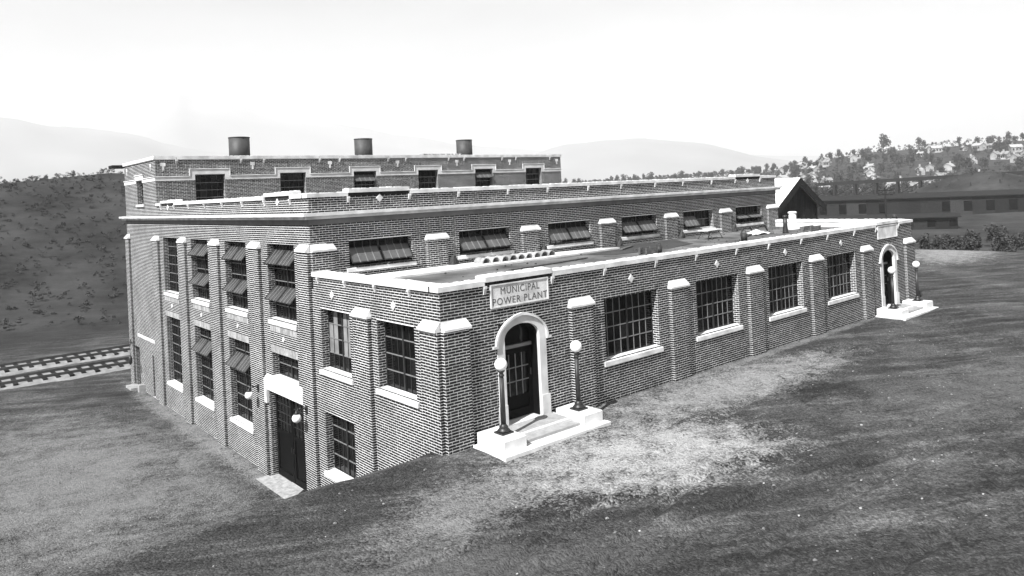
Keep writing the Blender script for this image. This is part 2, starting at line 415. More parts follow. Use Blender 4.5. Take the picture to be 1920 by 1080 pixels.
def brick_face(wall, ax, org, u0, u1, z0, z1, holes=(), sgn=1, proud=.003, phase=0.0, anchor=False):
    """lay bricks course by course on a face; sgn -1 flips the outward direction"""
    k0, k1 = int(math.floor(z0/CRS+1e-6)), int(math.ceil(z1/CRS-1e-6))
    for k in range(k0, k1):
        za, zb = max(k*CRS+BJ, z0), min((k+1)*CRS-BJ, z1)
        if zb-za < .02: continue
        iv = [(u0, u1)]
        for a, b_ in in_holes(holes, (za+zb)/2):
            nxt = []
            for p, q in iv:
                if b_ <= p or a >= q: nxt.append((p, q)); continue
                if a-p > .03: nxt.append((p, a))
                if q-b_ > .03: nxt.append((b_, q))
            iv = nxt
        hdr = (k % 6 == 0)
        for p, q in iv:
            u = (p if anchor else p-((p+phase) % (BP*1.5 if hdr else BP))-BP)-(.5*BP if k % 2 else 0); i = 0; ed = []
            while u < q:
                w = (BP if i % 2 == 0 else BP*.5) if hdr else BP
                if u+w > p: ed.append((max(u+HJ, p), min(u+w-HJ, q)))
                u += w; i += 1
            if len(ed) > 1 and ed[0][1]-ed[0][0] < .035: ed[1] = (p, ed[1][1]); ed.pop(0)
            if len(ed) > 1 and ed[-1][1]-ed[-1][0] < .035: ed[-2] = (ed[-2][0], q); ed.pop()
            for a, b_ in ed:
                if b_-a < .02: continue
                j = random.uniform(-.0015, .0015); pr = proud+random.uniform(-.001, .0018)
                A = frame_pos(ax, org, a+j*(a > p), -pr*sgn, za+random.uniform(-.001, .001)); B = frame_pos(ax, org, b_+j*(b_ < q), .002*sgn, zb+random.uniform(-.001, .001))
                brick_mn.append([min(A[i_], B[i_]) for i_ in range(3)]); brick_mx.append([max(A[i_], B[i_]) for i_ in range(3)]); brick_wall.append(wall)
def mortar_face(mb, ax, org, u0, u1, z0, z1, rects, sgn=1):
    us = sorted({u0, u1, *[v for r in rects for v in (r[0], r[1]) if u0 < v < u1]})
    zs = sorted({z0, z1, *[v for r in rects for v in (r[2], r[3]) if z0 < v < z1]})
    for a, b_ in zip(us, us[1:]):
        for c, d in zip(zs, zs[1:]):
            um, zm = (a+b_)/2, (c+d)/2
            if any(r[0] < um < r[1] and r[2] < zm < r[3] for r in rects): continue
            q = [frame_pos(ax, org, *t) for t in ((a, 0, c), (b_, 0, c), (b_, 0, d), (a, 0, d))]
            flip = (ax == 0) != (sgn < 0)
            mb.raw(q, [(3, 2, 1, 0)] if flip else [(0, 1, 2, 3)], M_MORTAR)
def reveal(wall, mb, ax, org, r, depth):
    """brick jambs, plain head and bottom of an opening"""
    u0, u1, z0, z1 = r
    ax2 = 1-ax
    for u, s in ((u0, 1), (u1, -1)):
        # a face in the plane u=const looking into the opening
        q = [frame_pos(ax, org, u, 0, z0), frame_pos(ax, org, u, depth, z0), frame_pos(ax, org, u, depth, z1), frame_pos(ax, org, u, 0, z1)]
        mb.raw(q, [(0, 1, 2, 3)], M_MORTAR)
        brick_face(wall, ax2, u, org+.004, org+depth, z0, z1, (), sgn=-s, proud=.003, anchor=True)
    q = [frame_pos(ax, org, u0, 0, z1), frame_pos(ax, org, u1, 0, z1), frame_pos(ax, org, u1, depth, z1), frame_pos(ax, org, u0, depth, z1)]
    mb.raw(q, [(0, 1, 2, 3)], M_SOLDIER)
    q = [frame_pos(ax, org, u0, 0, z0), frame_pos(ax, org, u1, 0, z0), frame_pos(ax, org, u1, depth, z0), frame_pos(ax, org, u0, depth, z0)]
    mb.raw(q, [(0, 1, 2, 3)], M_CONC)
DEPTH = .27
def wall(ax, org, panels, holes, extra_holes=()):
    """panels: (u0,u1,z0,z1) rectangles; holes: rectangles through the wall"""
    w = empty_wall = len(wall_objs); mb = MB(); wall_objs.append([mb, ax, org])
    for p in panels:
        mortar_face(mb, ax, org, *p, [h for h in holes])
        brick_face(w, ax, org, *p, [*holes, *extra_holes])
    for h in holes: reveal(w, mb, ax, org, h, DEPTH if len(h) < 5 else h[4])
    return w
PP = .11                                  # pier projection
def pier(w, ax, org, u0, u1, z0, z1):
    mb = wall_objs[w][0]
    fbox(mb, ax, org, u0, u1, -PP, -.001, z0, z1, M_MORTAR)
    brick_face(w, ax, org-PP, u0, u1, z0, z1)
    for u, s in ((u0, 1), (u1, -1)): brick_face(w, 1-ax, u, org-PP, org, z0, z1, (), sgn=s, proud=.0035, anchor=True)
def cap(ax, org, u0, u1, z, hip0=True, hip1=True):
    """sloped stone cap of a pier, hipped at its ends"""
    o_, h, lip = .05, .225, .05
    a0, a1 = u0-(o_ if hip0 else .0), u1+(o_ if hip1 else .0); i0, i1 = a0+(.06 if hip0 else 0), a1-(.06 if hip1 else 0)
    y = -PP-o_
    P = lambda u, d, zz: frame_pos(ax, org, u, d, zz)
    V = [P(a0, y, z), P(a1, y, z), P(a1, -.012, z), P(a0, -.012, z), P(a0, y, z+lip), P(a1, y, z+lip), P(a1, -.012, z+lip), P(a0, -.012, z+lip), P(i0, -.012, z+h), P(i1, -.012, z+h)]
    F = [(0, 1, 5, 4), (4, 5, 9, 8), (0, 4, 7, 3), (1, 2, 6, 5), (4, 8, 7), (5, 6, 9), (0, 3, 2, 1), (3, 7, 8, 9, 6, 2)]
    if ax == 0: F = [tuple(reversed(f)) for f in F]
    MB().raw(V, F, M_STONE).build('pier_cap', plant)
def bracket(ax, org, u, ztop, s=1.0, h=.20):
    """small stone bracket under the coping: block, taper and drop"""
    mb = MB(); P = lambda a, d, zz: frame_pos(ax, org, a, d, zz)
    w, d = .045*s, .08*s
    fbox(mb, ax, org, u-w, u+w, -d, -.006, ztop-.06*s, ztop-.002, M_STONE)
    V = [P(u-w*.75, -.03*s, ztop-h), P(u+w*.75, -.03*s, ztop-h), P(u+w*.75, -.006, ztop-h), P(u-w*.75, -.006, ztop-h), P(u-w*.9, -d*.9, ztop-.06*s), P(u+w*.9, -d*.9, ztop-.06*s), P(u+w*.9, -.006, ztop-.06*s), P(u-w*.9, -.006, ztop-.06*s)]
    mb.hexa(V, M_STONE)
    mb.build('bracket', plant)
def diamond(ax, org, u, z, s=.125):
    P = lambda a, d, zz: frame_pos(ax, org, a, d, zz)
    V = []
    for d, k in ((-.006, 1), (-.024, 1), (-.032, .82)):
        V += [P(u-s*k, d, z), P(u, d, z-s*k), P(u+s*k, d, z), P(u, d, z+s*k)]
    F = [(a, (a+1) % 4, 4+(a+1) % 4, 4+a) for a in range(4)]+[(4+a, 4+(a+1) % 4, 8+(a+1) % 4, 8+a) for a in range(4)]+[(8, 9, 10, 11)]
    if ax == 0: F = [tuple(reversed(f)) for f in F]
    MB().raw(V, F, M_STONE).build('diamond_inset', plant)
def coping(ax, org, segs, thick, over, width, mat_=None, end0=0, end1=0):
    """segs: (u0,u1,zbottom) stones laid end to end with open joints"""
    for i, (a, b_, z) in enumerate(segs):
        mb = MB(); e0, e1 = (end0 if i == 0 else 0), (end1 if i == len(segs)-1 else 0)
        a, b_ = a-e0+.009*(i > 0), b_+e1-.009*(i < len(segs)-1)
        P = lambda u, d, zz: frame_pos(ax, org, u, d, zz)
        t = thick+random.uniform(-.004, .004); zb = z+random.uniform(0, .003)
        V = [P(a, -over, zb), P(b_, -over, zb), P(b_, width, zb), P(a, width, zb), P(a, -over, zb+t-.012), P(b_, -over, zb+t-.012), P(b_, width, zb+t), P(a, width, zb+t)]
        F = BOXQ.tolist()
        if ax == 0: F = [list(reversed(f)) for f in F]
        mb.raw(V, F, mat_ or M_STONE)
        # roofing mortar smeared over the back edge in dabs
        u = a+.05
        while u < b_-.15:
            w = random.uniform(.10, .26); A = P(u, width-.12, zb+t-.004); B = P(min(u+w, b_-.01), width-.005, zb+t+random.uniform(.008, .022))
            mb.box(min(A[0], B[0]), max(A[0], B[0]), min(A[1], B[1]), max(A[1], B[1]), A[2], B[2], M_CONC); u += w+random.uniform(.03, .2)
        mb.build('coping_stone', plant)
far_panes = MB()
def window(ax, org, r, cols, rows, mull=(), single=True, bars=None, barw=.022, depth=DEPTH, blinds=(), glass=None, skip=(), sill=True, sillh=.15, sill_over=.11, vents=(), frame_m=None):
    """steel window: frame with muntins, panes, sill, tilted vents (u0,u1,zhinge,height,angle)"""
    u0, u1, z0, z1 = r; bars = bars or M_STEEL; fm = frame_m or M_STEELD
    f = MB(); d0, d1 = depth-.05, depth-.002
    for a, b_, c, d in ((u0, u0+.035, z0, z1), (u1-.035, u1, z0, z1), (u0+.035, u1-.035, z0, z0+.035), (u0+.035, u1-.035, z1-.035, z1)):
        fbox(f, ax, org, a, b_, d0, d1, c, d, fm)
    for m_ in mull: fbox(f, ax, org, m_-.03, m_+.03, d0-.01, d1-.003, z0+.035, z1-.035, fm)
    # backing so that nothing is seen through an open vent but the dark hall
    o = f.build('window', plant)
    ub = np.linspace(u0+.035, u1-.035, cols+1); zb = np.linspace(z0+.035, z1-.035, rows+1)
    mb = MB()
    for u in ub[1:-1]:
        if all(abs(u-m_) > .04 for m_ in mull): fbox(mb, ax, org, u-barw/2, u+barw/2, depth-.042, depth-.012, z0+.035, z1-.035, bars)
    for z in zb[1:-1]: fbox(mb, ax, org, u0+.036, u1-.036, depth-.046, depth-.016, z-barw*.6, z+barw*.6, M_STEEL)
    if mb.v: mb.build('muntin_grid', o)
    for i in range(cols):
        for j in range(rows):
            if (i, j) in skip: continue
            g = M_BLIND if (i, j) in blinds else (glass or (M_GLASS if random.random() < .92 else M_GLASS2))
            a, b_, c, d = ub[i]+.004, ub[i+1]-.004, zb[j]+.004, zb[j+1]-.004
            t1, t2 = random.uniform(-.0025, .0025), random.uniform(-.0025, .0025); dd = depth-.028
            P = lambda u, q, z: frame_pos(ax, org, u, dd+q+(u-(a+b_)/2)*t1*4+(z-(c+d)/2)*t2*4, z)
            V = [P(a, 0, c), P(b_, 0, c), P(b_, .005, c), P(a, .005, c), P(a, 0, d), P(b_, 0, d), P(b_, .005, d), P(a, .005, d)]
            F = BOXQ.tolist()
            if ax == 0: F = [list(reversed(q)) for q in F]
            if single: MB().raw(V, F, g).build('pane', o)
            else: far_panes.raw(V, F, g)
    for (a, b_, zh, hgt, ang, n) in vents:
        v = MB(); ca, sa = math.cos(ang), math.sin(ang); dh = depth-.045
        P = lambda u, t, q: frame_pos(ax, org, u, dh-t*sa-q*ca, zh-t*ca+q*sa)   # t down the sash, q outward thickness
        def slab(ua, ub_, ta, tb, qa, qb, m_):
            V = [P(ua, tb, qb), P(ub_, tb, qb), P(ub_, tb, qa), P(ua, tb, qa), P(ua, ta, qb), P(ub_, ta, qb), P(ub_, ta, qa), P(ua, ta, qa)]
            F = BOXQ.tolist()
            if ax == 0: F = [list(reversed(q)) for q in F]
            v.raw(V, F, m_)
        for k in range(n+1):
            uu = a+(b_-a)*k/n; slab(uu-.014, uu+.014, 0, hgt, 0, .03, fm if k in (0, n) else M_STEEL)
        slab(a, b_, 0, .03, 0, .028, fm); slab(a, b_, hgt-.03, hgt, 0, .028, fm)
        for k in range(n): slab(a+(b_-a)*k/n+.014, a+(b_-a)*(k+1)/n-.014, .03, hgt-.03, .012, .017, M_SHEEN2 if ax == 1 else M_SHEEN)
        v.build('vent_sash', o)
    if sill:
        s = MB(); P = lambda u, d, z: frame_pos(ax, org, u, d, z)
        a, b_, zt, zb_ = u0-sill_over, u1+sill_over, z0+.004, z0-sillh
        V = [P(a, -.06, zb_), P(b_, -.06, zb_), P(b_, -.012, zb_), P(a, -.012, zb_), P(a, -.06, zt-.035), P(b_, -.06, zt-.035), P(b_, -.012, zt-.02), P(a, -.012, zt-.02)]
        F = BOXQ.tolist()
        V2 = [P(u0+.004, -.012, zb_+.02), P(u1-.004, -.012, zb_+.02), P(u1-.004, depth-.05, zb_+.02), P(u0+.004, depth-.05, zb_+.02), P(u0+.004, -.012, zt-.02), P(u1-.004, -.012, zt-.02), P(u1-.004, depth-.05, zt+.02), P(u0+.004, depth-.05, zt+.02)]
        if ax == 0: F = [list(reversed(q)) for q in F]
        s.raw(V, F, M_STONE); s.raw(V2, F, M_STONE); s.build('sill', o)
    return o

# --- bays
BAY = [2.37+4.122*k for k in range(6)]                # bay centres of the long side
PIER = [(4.02+4.122*k, 4.82+4.122*k) for k in range(5)]
MB_C = [8.98+4.1*k for k in range(4)]                 # bay centres of the tall left side
MPIER = [(10.6+4.1*k, 11.46+4.1*k) for k in range(4)]
# --- Tudor arch of the entrances
HW, ZS, ZA = .56, 2.28, 2.62
def arch_pts(hw, zs, za, e=2.0, n=14):
    """half outline from the spring up to a softly pointed apex, x from hw to 0"""
    P = []
    for t in np.linspace(0, 1, n):
        x = hw*math.cos(t*math.pi/2); q = x/hw
        P.append((x, zs+(za-zs)*(.88*(1-q**e)**(1/2.0)+.12*(1-q))))
    P[0] = (hw, zs); P[-1] = (0, za); return P
def arch_hole(c, hw, zs, za, rc):
    P = arch_pts(hw, zs, za, rc); zz = [p[1] for p in P]; xx = [p[0] for p in P]
    def f(z):
        if z >= za: return None
        w = hw if z <= zs else float(np.interp(z, zz, xx))
        return (c-w, c+w)
    return f
DOORS = [BAY[0], BAY[5]]
# --- wall A: the long entrance front (wing), plane y = 0
holesA = [(BAY[k]-1.13, BAY[k]+1.13, 1.13, 2.80) for k in (1, 2, 3, 4)]
doorA = [(c-HW, c+HW, .2, ZS, .3) for c in DOORS]
wA = wall(1, 0, [(0, L, -.5, 3.66)], holesA)
# the arched openings are cut separately: arch shaped for bricks, stepped for the mortar sheet
wall_objs[wA][0].v.clear(); wall_objs[wA][0].f.clear(); wall_objs[wA][0].mi.clear(); wall_objs[wA][0].sm.clear()
_n = len(brick_mn); del brick_mn[:], brick_mx[:], brick_wall[:]
mbA = wall_objs[wA][0]
mortar_face(mbA, 1, 0, 0, L, -.5, 3.66, holesA+[(c-HW-.15, c+HW+.15, .0, ZA+.05) for c in DOORS])
brick_face(wA, 1, 0, 0, L, -.5, 3.66, holesA+[arch_hole(c, HW+.21, 2.2, ZA+.185, 2.1) for c in DOORS])
for h in holesA: reveal(wA, mbA, 1, 0, h, DEPTH)
for a, b_ in PIER: pier(wA, 1, 0, a, b_, -.5, 2.76); cap(1, 0, a, b_, 2.76)
pier(wA, 1, 0, .0, .72, -.5, 2.76); cap(1, 0, 0, .72, 2.76, False, True)
pier(wA, 1, 0, L-.9, L, -.5, 2.76); cap(1, 0, L-.9, L, 2.76, True, True)
for k in (1, 2, 3, 4):
    window(1, 0, holesA[k-1], 8, 4, mull=(BAY[k],))
    diamond(1, 0, BAY[k], 3.25)
cuts = [c+s*1.09 for c in BAY for s in (-1, 1)]
for u in cuts: bracket(1, 0, u, 3.655)
edges = [0, *cuts, L]; segs = []
for a, b_ in zip(edges, edges[1:]):
    z = 3.74 if any(a < c < b_ for c in DOORS) else 3.66
    segs.append((a, b_, z))
segs = [s for s in segs]
coping(1, 0, segs, .135, .06, .34, end0=.06, end1=.06)
for c in DOORS:                                        # soldier bricks under the raised stone
    mb = MB(); u = c-1.08
    while u < c+1.07: fbox(mb, 1, 0, u, min(u+.058, c+1.085), -.012, .3, 3.663, 3.738, M_BRICK); u += .068
    mb.build('soldier_course', plant)
# --- wall B: the left side, plane x = 0
zb_, zt_ = 1.0, 2.76
holesB1 = [(4.42, 6.22, zb_, zt_), (1.13, 2.93, zb_, zt_), (4.42, 6.22, -1.95, -.22)]
wB1 = wall(0, 0, [(0, Y1, -3.6, 3.66)], holesB1)
pier(wB1, 0, 0, .0, .72, -3.6, 2.76); cap(0, 0, 0, .72, 2.76, False, True)
pier(wB1, 0, 0, 3.22, 4.04, -3.6, 2.76); cap(0, 0, 3.22, 4.04, 2.76)
window(0, 0, holesB1[0], 6, 4, mull=(5.32,), blinds={(1, 2), (2, 2), (4, 2), (5, 2), (1, 1), (2, 1), (4, 1), (5, 1), (1, 3), (2, 3), (4, 3)}, bars=M_STEELD)
window(0, 0, holesB1[1], 6, 4, mull=(2.03,), bars=M_STEELD)
window(0, 0, holesB1[2], 6, 4, mull=(5.32,), bars=M_STEELD)
for y in (6.23, 4.55, 2.89, 1.23): bracket(0, 0, y, 3.655)
for y in (5.4, 2.03): diamond(0, 0, y, 3.19)
e = [.28, 1.23, 2.89, 4.55, 6.6]
coping(0, 0, [(a, b_, 3.66) for a, b_ in zip(e, e[1:])], .135, .06, .34, end0=-.005)
up = [(c-1.08, c+1.08, 2.08, 4.55) for c in MB_C]
lo = [(c-1.05, c+1.05, -1.98, 1.0) for c in MB_C[1:]]
tran = (MB_C[0]-1.03, MB_C[0]+1.03, .22, 1.0)
door_b = (7.68, 10.4, -3.2, -.3)
wB2 = wall(0, 0, [(Y1, Y2, -3.6, 5.16), (Y1, Y2, 5.5, 5.97)], up+lo+[tran, door_b])
pier(wB2, 0, 0, Y1, Y1+.74, -3.6, 4.36)
for a, b_ in MPIER: pier(wB2, 0, 0, a, b_, -3.6, 4.36)
cap(0, 0, Y1, Y1+.74, 4.36, False, True)
for a, b_ in MPIER: cap(0, 0, a, b_, 4.36)
A1, A2, A3 = math.radians(40), math.radians(44), math.radians(42)
for k, c in enumerate(MB_C):
    r = up[k]; v = []
    if k < 3:
        for zh in (4.32, 3.13):
            v += [(c-1.03, c-.03, zh, .56, A1 if zh > 4 else A2, 4), (c+.03, c+1.03, zh, .56, A1 if zh > 4 else A2, 4)]
    skip = set() if k == 3 else {(i, j) for i in range(8) for j in (2,)}
    window(0, 0, r, 8, 6, mull=(c,), single=False, bars=M_STEELD, vents=v, sillh=.16, sill_over=.02, frame_m=M_STEELD, skip=skip)
    if k:
        r = lo[k-1]; v = [] if k == 3 else [(c-1.0, c-.03, .44, .60, A3, 4), (c+.03, c+1.0, .44, .60, A3, 4)]
        window(0, 0, r, 8, 7, mull=(c,), single=False, bars=M_STEELD, vents=v, sillh=.16, sill_over=.1, skip=set() if k == 3 else {(i, 5) for i in range(8)})
    # soldier courses below the upper sill and above the lower opening
    for (za, zb) in ((1.68, 1.91), (1.02, 1.24)):
        mb = MB(); u = c-1.04
        while u < c+1.03: fbox(mb, 0, 0, u, u+.055, -.014, .0, za, zb, M_SOLDIER); u += .068
        mb.build('soldier_course', plant)
    diamond(0, 0, c, 1.5, .1)
window(0, 0, tran, 6, 2, mull=(MB_C[0],), single=False, bars=M_STEELD, sill=False)
# stone lintel over the big door
mb = MB()
fbox(mb, 0, 0, 7.5, 10.62, -.10, -.012, -.28, .02, M_STONE)
V = [(-.10, 7.5, .02), (-.10, 10.62, .02), (-.012, 10.5, .20), (-.012, 7.62, .20), (-.012, 7.5, .02), (-.012, 10.62, .02)]
mb.raw(V, [(0, 3, 2, 1), (0, 4, 3), (1, 2, 5), (4, 5, 2, 3)], M_STONE)
fbox(mb, 0, 0, 10.4, 10.62, -.10, -.012, -.75, -.28, M_STONE); fbox(mb, 0, 0, 7.68, 10.4, -.012, .19, -.298, -.25, M_STONE)
mb.build('door_lintel', plant)
def timber_door(ax, org, u0, u1, z0, z1, leaves, depth, cols, rows, zglass, single, name='door', bm=None):
    bm = bm or M_STEEL
    mb = MB(); fbox(mb, ax, org, u0, u1, depth-.02, depth+.02, z0, z1, M_WOOD); o = mb.build(name, plant)
    w = (u1-u0)/leaves
    for k in range(leaves):
        a, b_ = u0+k*w+.02, u0+(k+1)*w-.02; mb = MB()
        for p, q, r_, s_ in ((a, a+.11, z0+.02, z1-.02), (b_-.11, b_, z0+.02, z1-.02), (a+.11, b_-.11, z0+.02, z0+.22), (a+.11, b_-.11, z1-.14, z1-.02), (a+.11, b_-.11, zglass-.13, zglass)):
            fbox(mb, ax, org, p, q, depth-.06, depth-.021, r_, s_, M_WOOD)
        ub = np.linspace(a+.11, b_-.11, cols+1); zb = np.linspace(zglass, z1-.14, rows+1)
        for u in ub[1:-1]: fbox(mb, ax, org, u-.012, u+.012, depth-.055, depth-.024, zglass, z1-.14, bm)
        for z in zb[1:-1]: fbox(mb, ax, org, a+.11, b_-.11, depth-.052, depth-.028, z-.012, z+.012, bm)
        mb.build('door_leaf', o)
        for i in range(cols):
            for j in range(rows):
                g = MB(); fbox(g, ax, org, ub[i]+.002, ub[i+1]-.002, depth-.034, depth-.03, zb[j]+.002, zb[j+1]-.002, M_GLASS)
                if single: g.build('pane', o)
                else: far_panes.raw(g.v, g.f, M_GLASS)
        h = MB(); hu = b_-.06 if k == 0 else a+.06
        fbox(h, ax, org, hu-.012, hu+.012, depth-.10, depth-.061, z0+1.0, z0+1.16, M_IRON); h.build('handle', o)
    return o
timber_door(0, 0, 7.7, 10.38, -3.17, -.31, 2, DEPTH-.025, 4, 4, -1.6, False, bm=M_STEELD)
mb = MB(); mb.box(-.115, .18, 7.69, 10.39, -3.4, -3.165, M_SILL); mb.box(-.5, -.116, 7.3, 10.55, -3.4, -3.168, M_SILL); mb.build('threshold', plant)
# --- upper boiler house part of the left side
wB3 = wall(0, 0, [(Y2, Y3, -3.6, 5.16), (Y2, Y3, 5.5, 8.12)], [(27.45, 28.3, -3.2, -1.15), (24.75, 25.1, -3.2, -1.2), (25.4, 26.6, 6.1, 7.25)])
pier(wB3, 0, 0, 28.1+.25, Y3, -3.6, 4.36); cap(0, 0, 28.1+.25, Y3, 4.36)
window(0, 0, (25.4, 26.6, 6.1, 7.25), 4, 3, single=False, bars=M_STEELD, sillh=.13)
for (a, b_, z1) in ((27.45, 28.3, -1.15), (24.75, 25.1, -1.2)):
    mb = MB(); fbox(mb, 0, 0, a+.01, b_-.01, DEPTH-.06, DEPTH-.01, -3.19, z1-.01, M_WOOD); o = mb.build('door', plant)
    mb = MB(); fbox(mb, 0, 0, b_-.1, b_-.06, DEPTH-.1, DEPTH-.061, -2.2, -2.05, M_IRON); mb.build('handle', o)
mb = MB(); fbox(mb, 0, 0, 24.4, 27.6, -.03, -.012, -.56, -.42, M_STONE); mb.build('string_course', plant)
mb = MB(); mb.box(-.5, 0, 27.35, 28.4, -3.4, -3.1, M_CONCG); mb.build('door_step', plant)
mb = MB(); mb.box(-.3, 0, 26.55, 26.85, -3.4, -2.85, M_CONCG); mb.build('concrete_block', plant)
# --- wall D: the clerestory above the wing roof, plane y = Y1
holesD = [(c-1.12, c+1.12, 3.78, 4.60) for c in BAY]
wD = wall(1, Y1, [(0, L, 3.3, 5.16), (0, L, 5.5, 5.97)], holesD)
pier(wD, 1, Y1, 0, .72, 3.3, 4.36); cap(1, Y1, 0, .72, 4.36, False, True)
for a, b_ in PIER: pier(wD, 1, Y1, a, b_, 3.3, 4.40); cap(1, Y1, a, b_, 4.40)
pier(wD, 1, Y1, L-.9, L, 3.3, 4.40); cap(1, Y1, L-.9, L, 4.40, True, True)
for k, c in enumerate(BAY):
    a = math.radians(36+3*(k % 2))
    v = [(c-1.07, c-.04, 4.36, .56, a, 4), (c+.04, c+1.07, 4.36, .56, a, 4)]
    if k == 4: v = v[:1]
    if k == 5: v = [(c-1.07, c-.04, 4.2, .4, math.radians(62), 4), (c+.04, c+1.07, 4.2, .4, math.radians(62), 4)]
    window(1, Y1, holesD[k], 8, 2, mull=(c,), single=False, bars=M_STEELD, vents=v, sillh=.14, skip={(i, 0) for i in range(8)} if k not in (4,) else set())
# --- parapet of the tall hall
def parapet_segs(us, raised, z0, dz):
    return [(a, b_, z0+dz if any(a < r < b_ for r in raised) else z0) for a, b_ in zip(us, us[1:])]
cD = [c+s*1.09 for c in BAY for s in (-1, 1)]
sD = parapet_segs([0, *cD, L], [BAY[0], BAY[5]], 5.97, .10)
coping(1, Y1, sD, .13, .06, .34, end0=.06, end1=.06)
cB = [c+s*1.03 for c in MB_C for s in (-1, 1)]
sB = parapet_segs([Y1+.28, *cB, Y2], [MB_C[0], MB_C[3]], 5.97, .10)
coping(0, 0, sB, .13, .06, .34, end0=-.005)
for (ax, org, c) in ((1, Y1, BAY[0]), (1, Y1, BAY[5]), (0, 0, MB_C[0]), (0, 0, MB_C[3])):
    mb = MB(); fbox(mb, ax, org, c-1.07, c+1.07, -.009, .3, 5.968, 6.068, M_BRICK); mb.build('raised_parapet', plant)
    diamond(ax, org, c, 5.87, .13)
for u in cD: bracket(1, Y1, u, 5.965, 1.0, .19)
for u in cB: bracket(0, 0, u, 5.965, 1.0, .19)
# --- main cornice, mitred at the corner
def cornice(z0, z1, p, m, name, back=.0, y_end=Y3, x_end=L):
    mb = MB()
    e = .0 if name == 'frieze' else p
    poly_bot = [(-p, Y1-p), (x_end+e, Y1-p), (x_end+e, Y1+back-.010), (-.010+back, Y1+back-.010), (-.010+back, y_end+e), (-p, y_end+e)]
    n = len(poly_bot); V = [(x, y, z0) for x, y in poly_bot]+[(x, y, z1) for x, y in poly_bot]
    F = [(i, (i+1) % n, n+(i+1) % n, n+i) for i in range(n)]+[(0, 3, 2, 1), (0, 5, 4, 3), (6, 7, 8, 9), (6, 9, 10, 11)]
    mb.raw(V, F, m); mb.build(name, plant)
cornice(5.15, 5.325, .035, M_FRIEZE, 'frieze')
cornice(5.325, 5.42, .20, M_STONE, 'cornice_course', back=.03)
cornice(5.42, 5.515, .29, M_STONE, 'cornice_course', back=.03)
# --- wall E: boiler house, plane y = Y2
UC = [2.43+4.152*k for k in range(6)]; LE = 25.7
holesE = [(c-.68, c+.68, 5.9, 7.38) for c in UC]
wE = wall(1, Y2, [(0, LE, 5.3, 8.12)], holesE)
for k, c in enumerate(UC):
    v = [(c-.62, c+.62, 7.2, .5, math.radians(40), 4)] if k in (2, 4) else []
    window(1, Y2, holesE[k], 5, 4, single=False, bars=M_STEELD, vents=v, skip={(i, 3) for i in range(5)} if k in (2, 3, 4) else set(), sill=False)
    for (a, b_, c0, c1, nm) in ((c-.92, c-.70, 7.12, 7.64, 'window_label'), (c+.70, c+.92, 7.12, 7.64, 'window_label'), (c-.70, c+.70, 7.40, 7.64, 'window_label')):
        mb = MB(); fbox(mb, 1, Y2, a, b_, -.04, -.011, c0, c1, M_STONE2)
        if a < c-.8: fbox(mb, 1, Y2, a-.035, a, -.07, -.011, 7.30, 7.69, M_STONE)
        elif b_ > c+.8: fbox(mb, 1, Y2, b_, b_+.035, -.07, -.011, 7.30, 7.69, M_STONE)
        else: fbox(mb, 1, Y2, c-.92, c+.92, -.07, -.011, 7.642, 7.69, M_STONE)
        mb.build(nm, plant)
    for s in (-1.5, 1.5): bracket(1, Y2, c+s, 8.115, 1.1, .2)
e = [0, *[v for c in UC for v in (c-.92, c+.92)], LE]
for a, b_ in list(zip(e, e[1:]))[::2]:
    mb = MB(); fbox(mb, 1, Y2, a+(.0 if a else -.04), b_-.002, -.038, -.011, 7.12, 7.30, M_STONE2); fbox(mb, 1, Y2, a-(.07 if a == 0 else -.036), b_-.036, -.07, -.011, 7.301, 7.345, M_STONE)
    mb.build('band_course', plant)
for a, b_, z in ((Y2, 25.2, 7.12), (26.8, Y3, 7.12)):
    mb = MB(); fbox(mb, 0, 0, a, b_, -.038, -.011, z, z+.18, M_STONE2); fbox(mb, 0, 0, a, b_, -.07, -.011, z+.181, z+.225, M_STONE); mb.build('band_course', plant)
mb = MB(); fbox(mb, 0, 0, 25.2, 26.8, -.04, -.011, 7.27, 7.5, M_STONE2); fbox(mb, 0, 0, 25.17, 26.83, -.07, -.011, 7.5, 7.55, M_STONE); fbox(mb, 0, 0, 25.2, 25.39, -.04, -.011, 7.12, 7.27, M_STONE2); fbox(mb, 0, 0, 26.61, 26.8, -.04, -.011, 7.12, 7.27, M_STONE2); mb.build('window_label', plant)
def cross(ax, org, u):
    mb = MB(); fbox(mb, ax, org, u-.11, u+.11, -.025, -.010, 7.80, 7.97, M_STONE); fbox(mb, ax, org, u-.045, u+.045, -.024, -.010, 7.60, 7.80, M_STONE); mb.build('stone_inset', plant)
for k in range(7): cross(1, Y2, .34+4.165*k)
for y in (Y2+.75, Y3-.6): cross(0, 0, y)
eE = [0, *[v for c in UC for v in (c-1.5, c+1.5)], LE]
coping(1, Y2, [(a, b_, 8.12) for a, b_ in zip(eE, eE[1:])], .17, .06, .34, end0=.06, end1=.06)
coping(0, 0, [(Y2+.28, 26, 8.12), (26, Y3, 8.12)], .17, .06, .34, end0=-.005, end1=.06)
mb = MB(); mb.box(-.55, .1, Y3+.05, Y3+.9, 8.05, 8.2, M_TIMBERD); mb.build('scupper', plant)
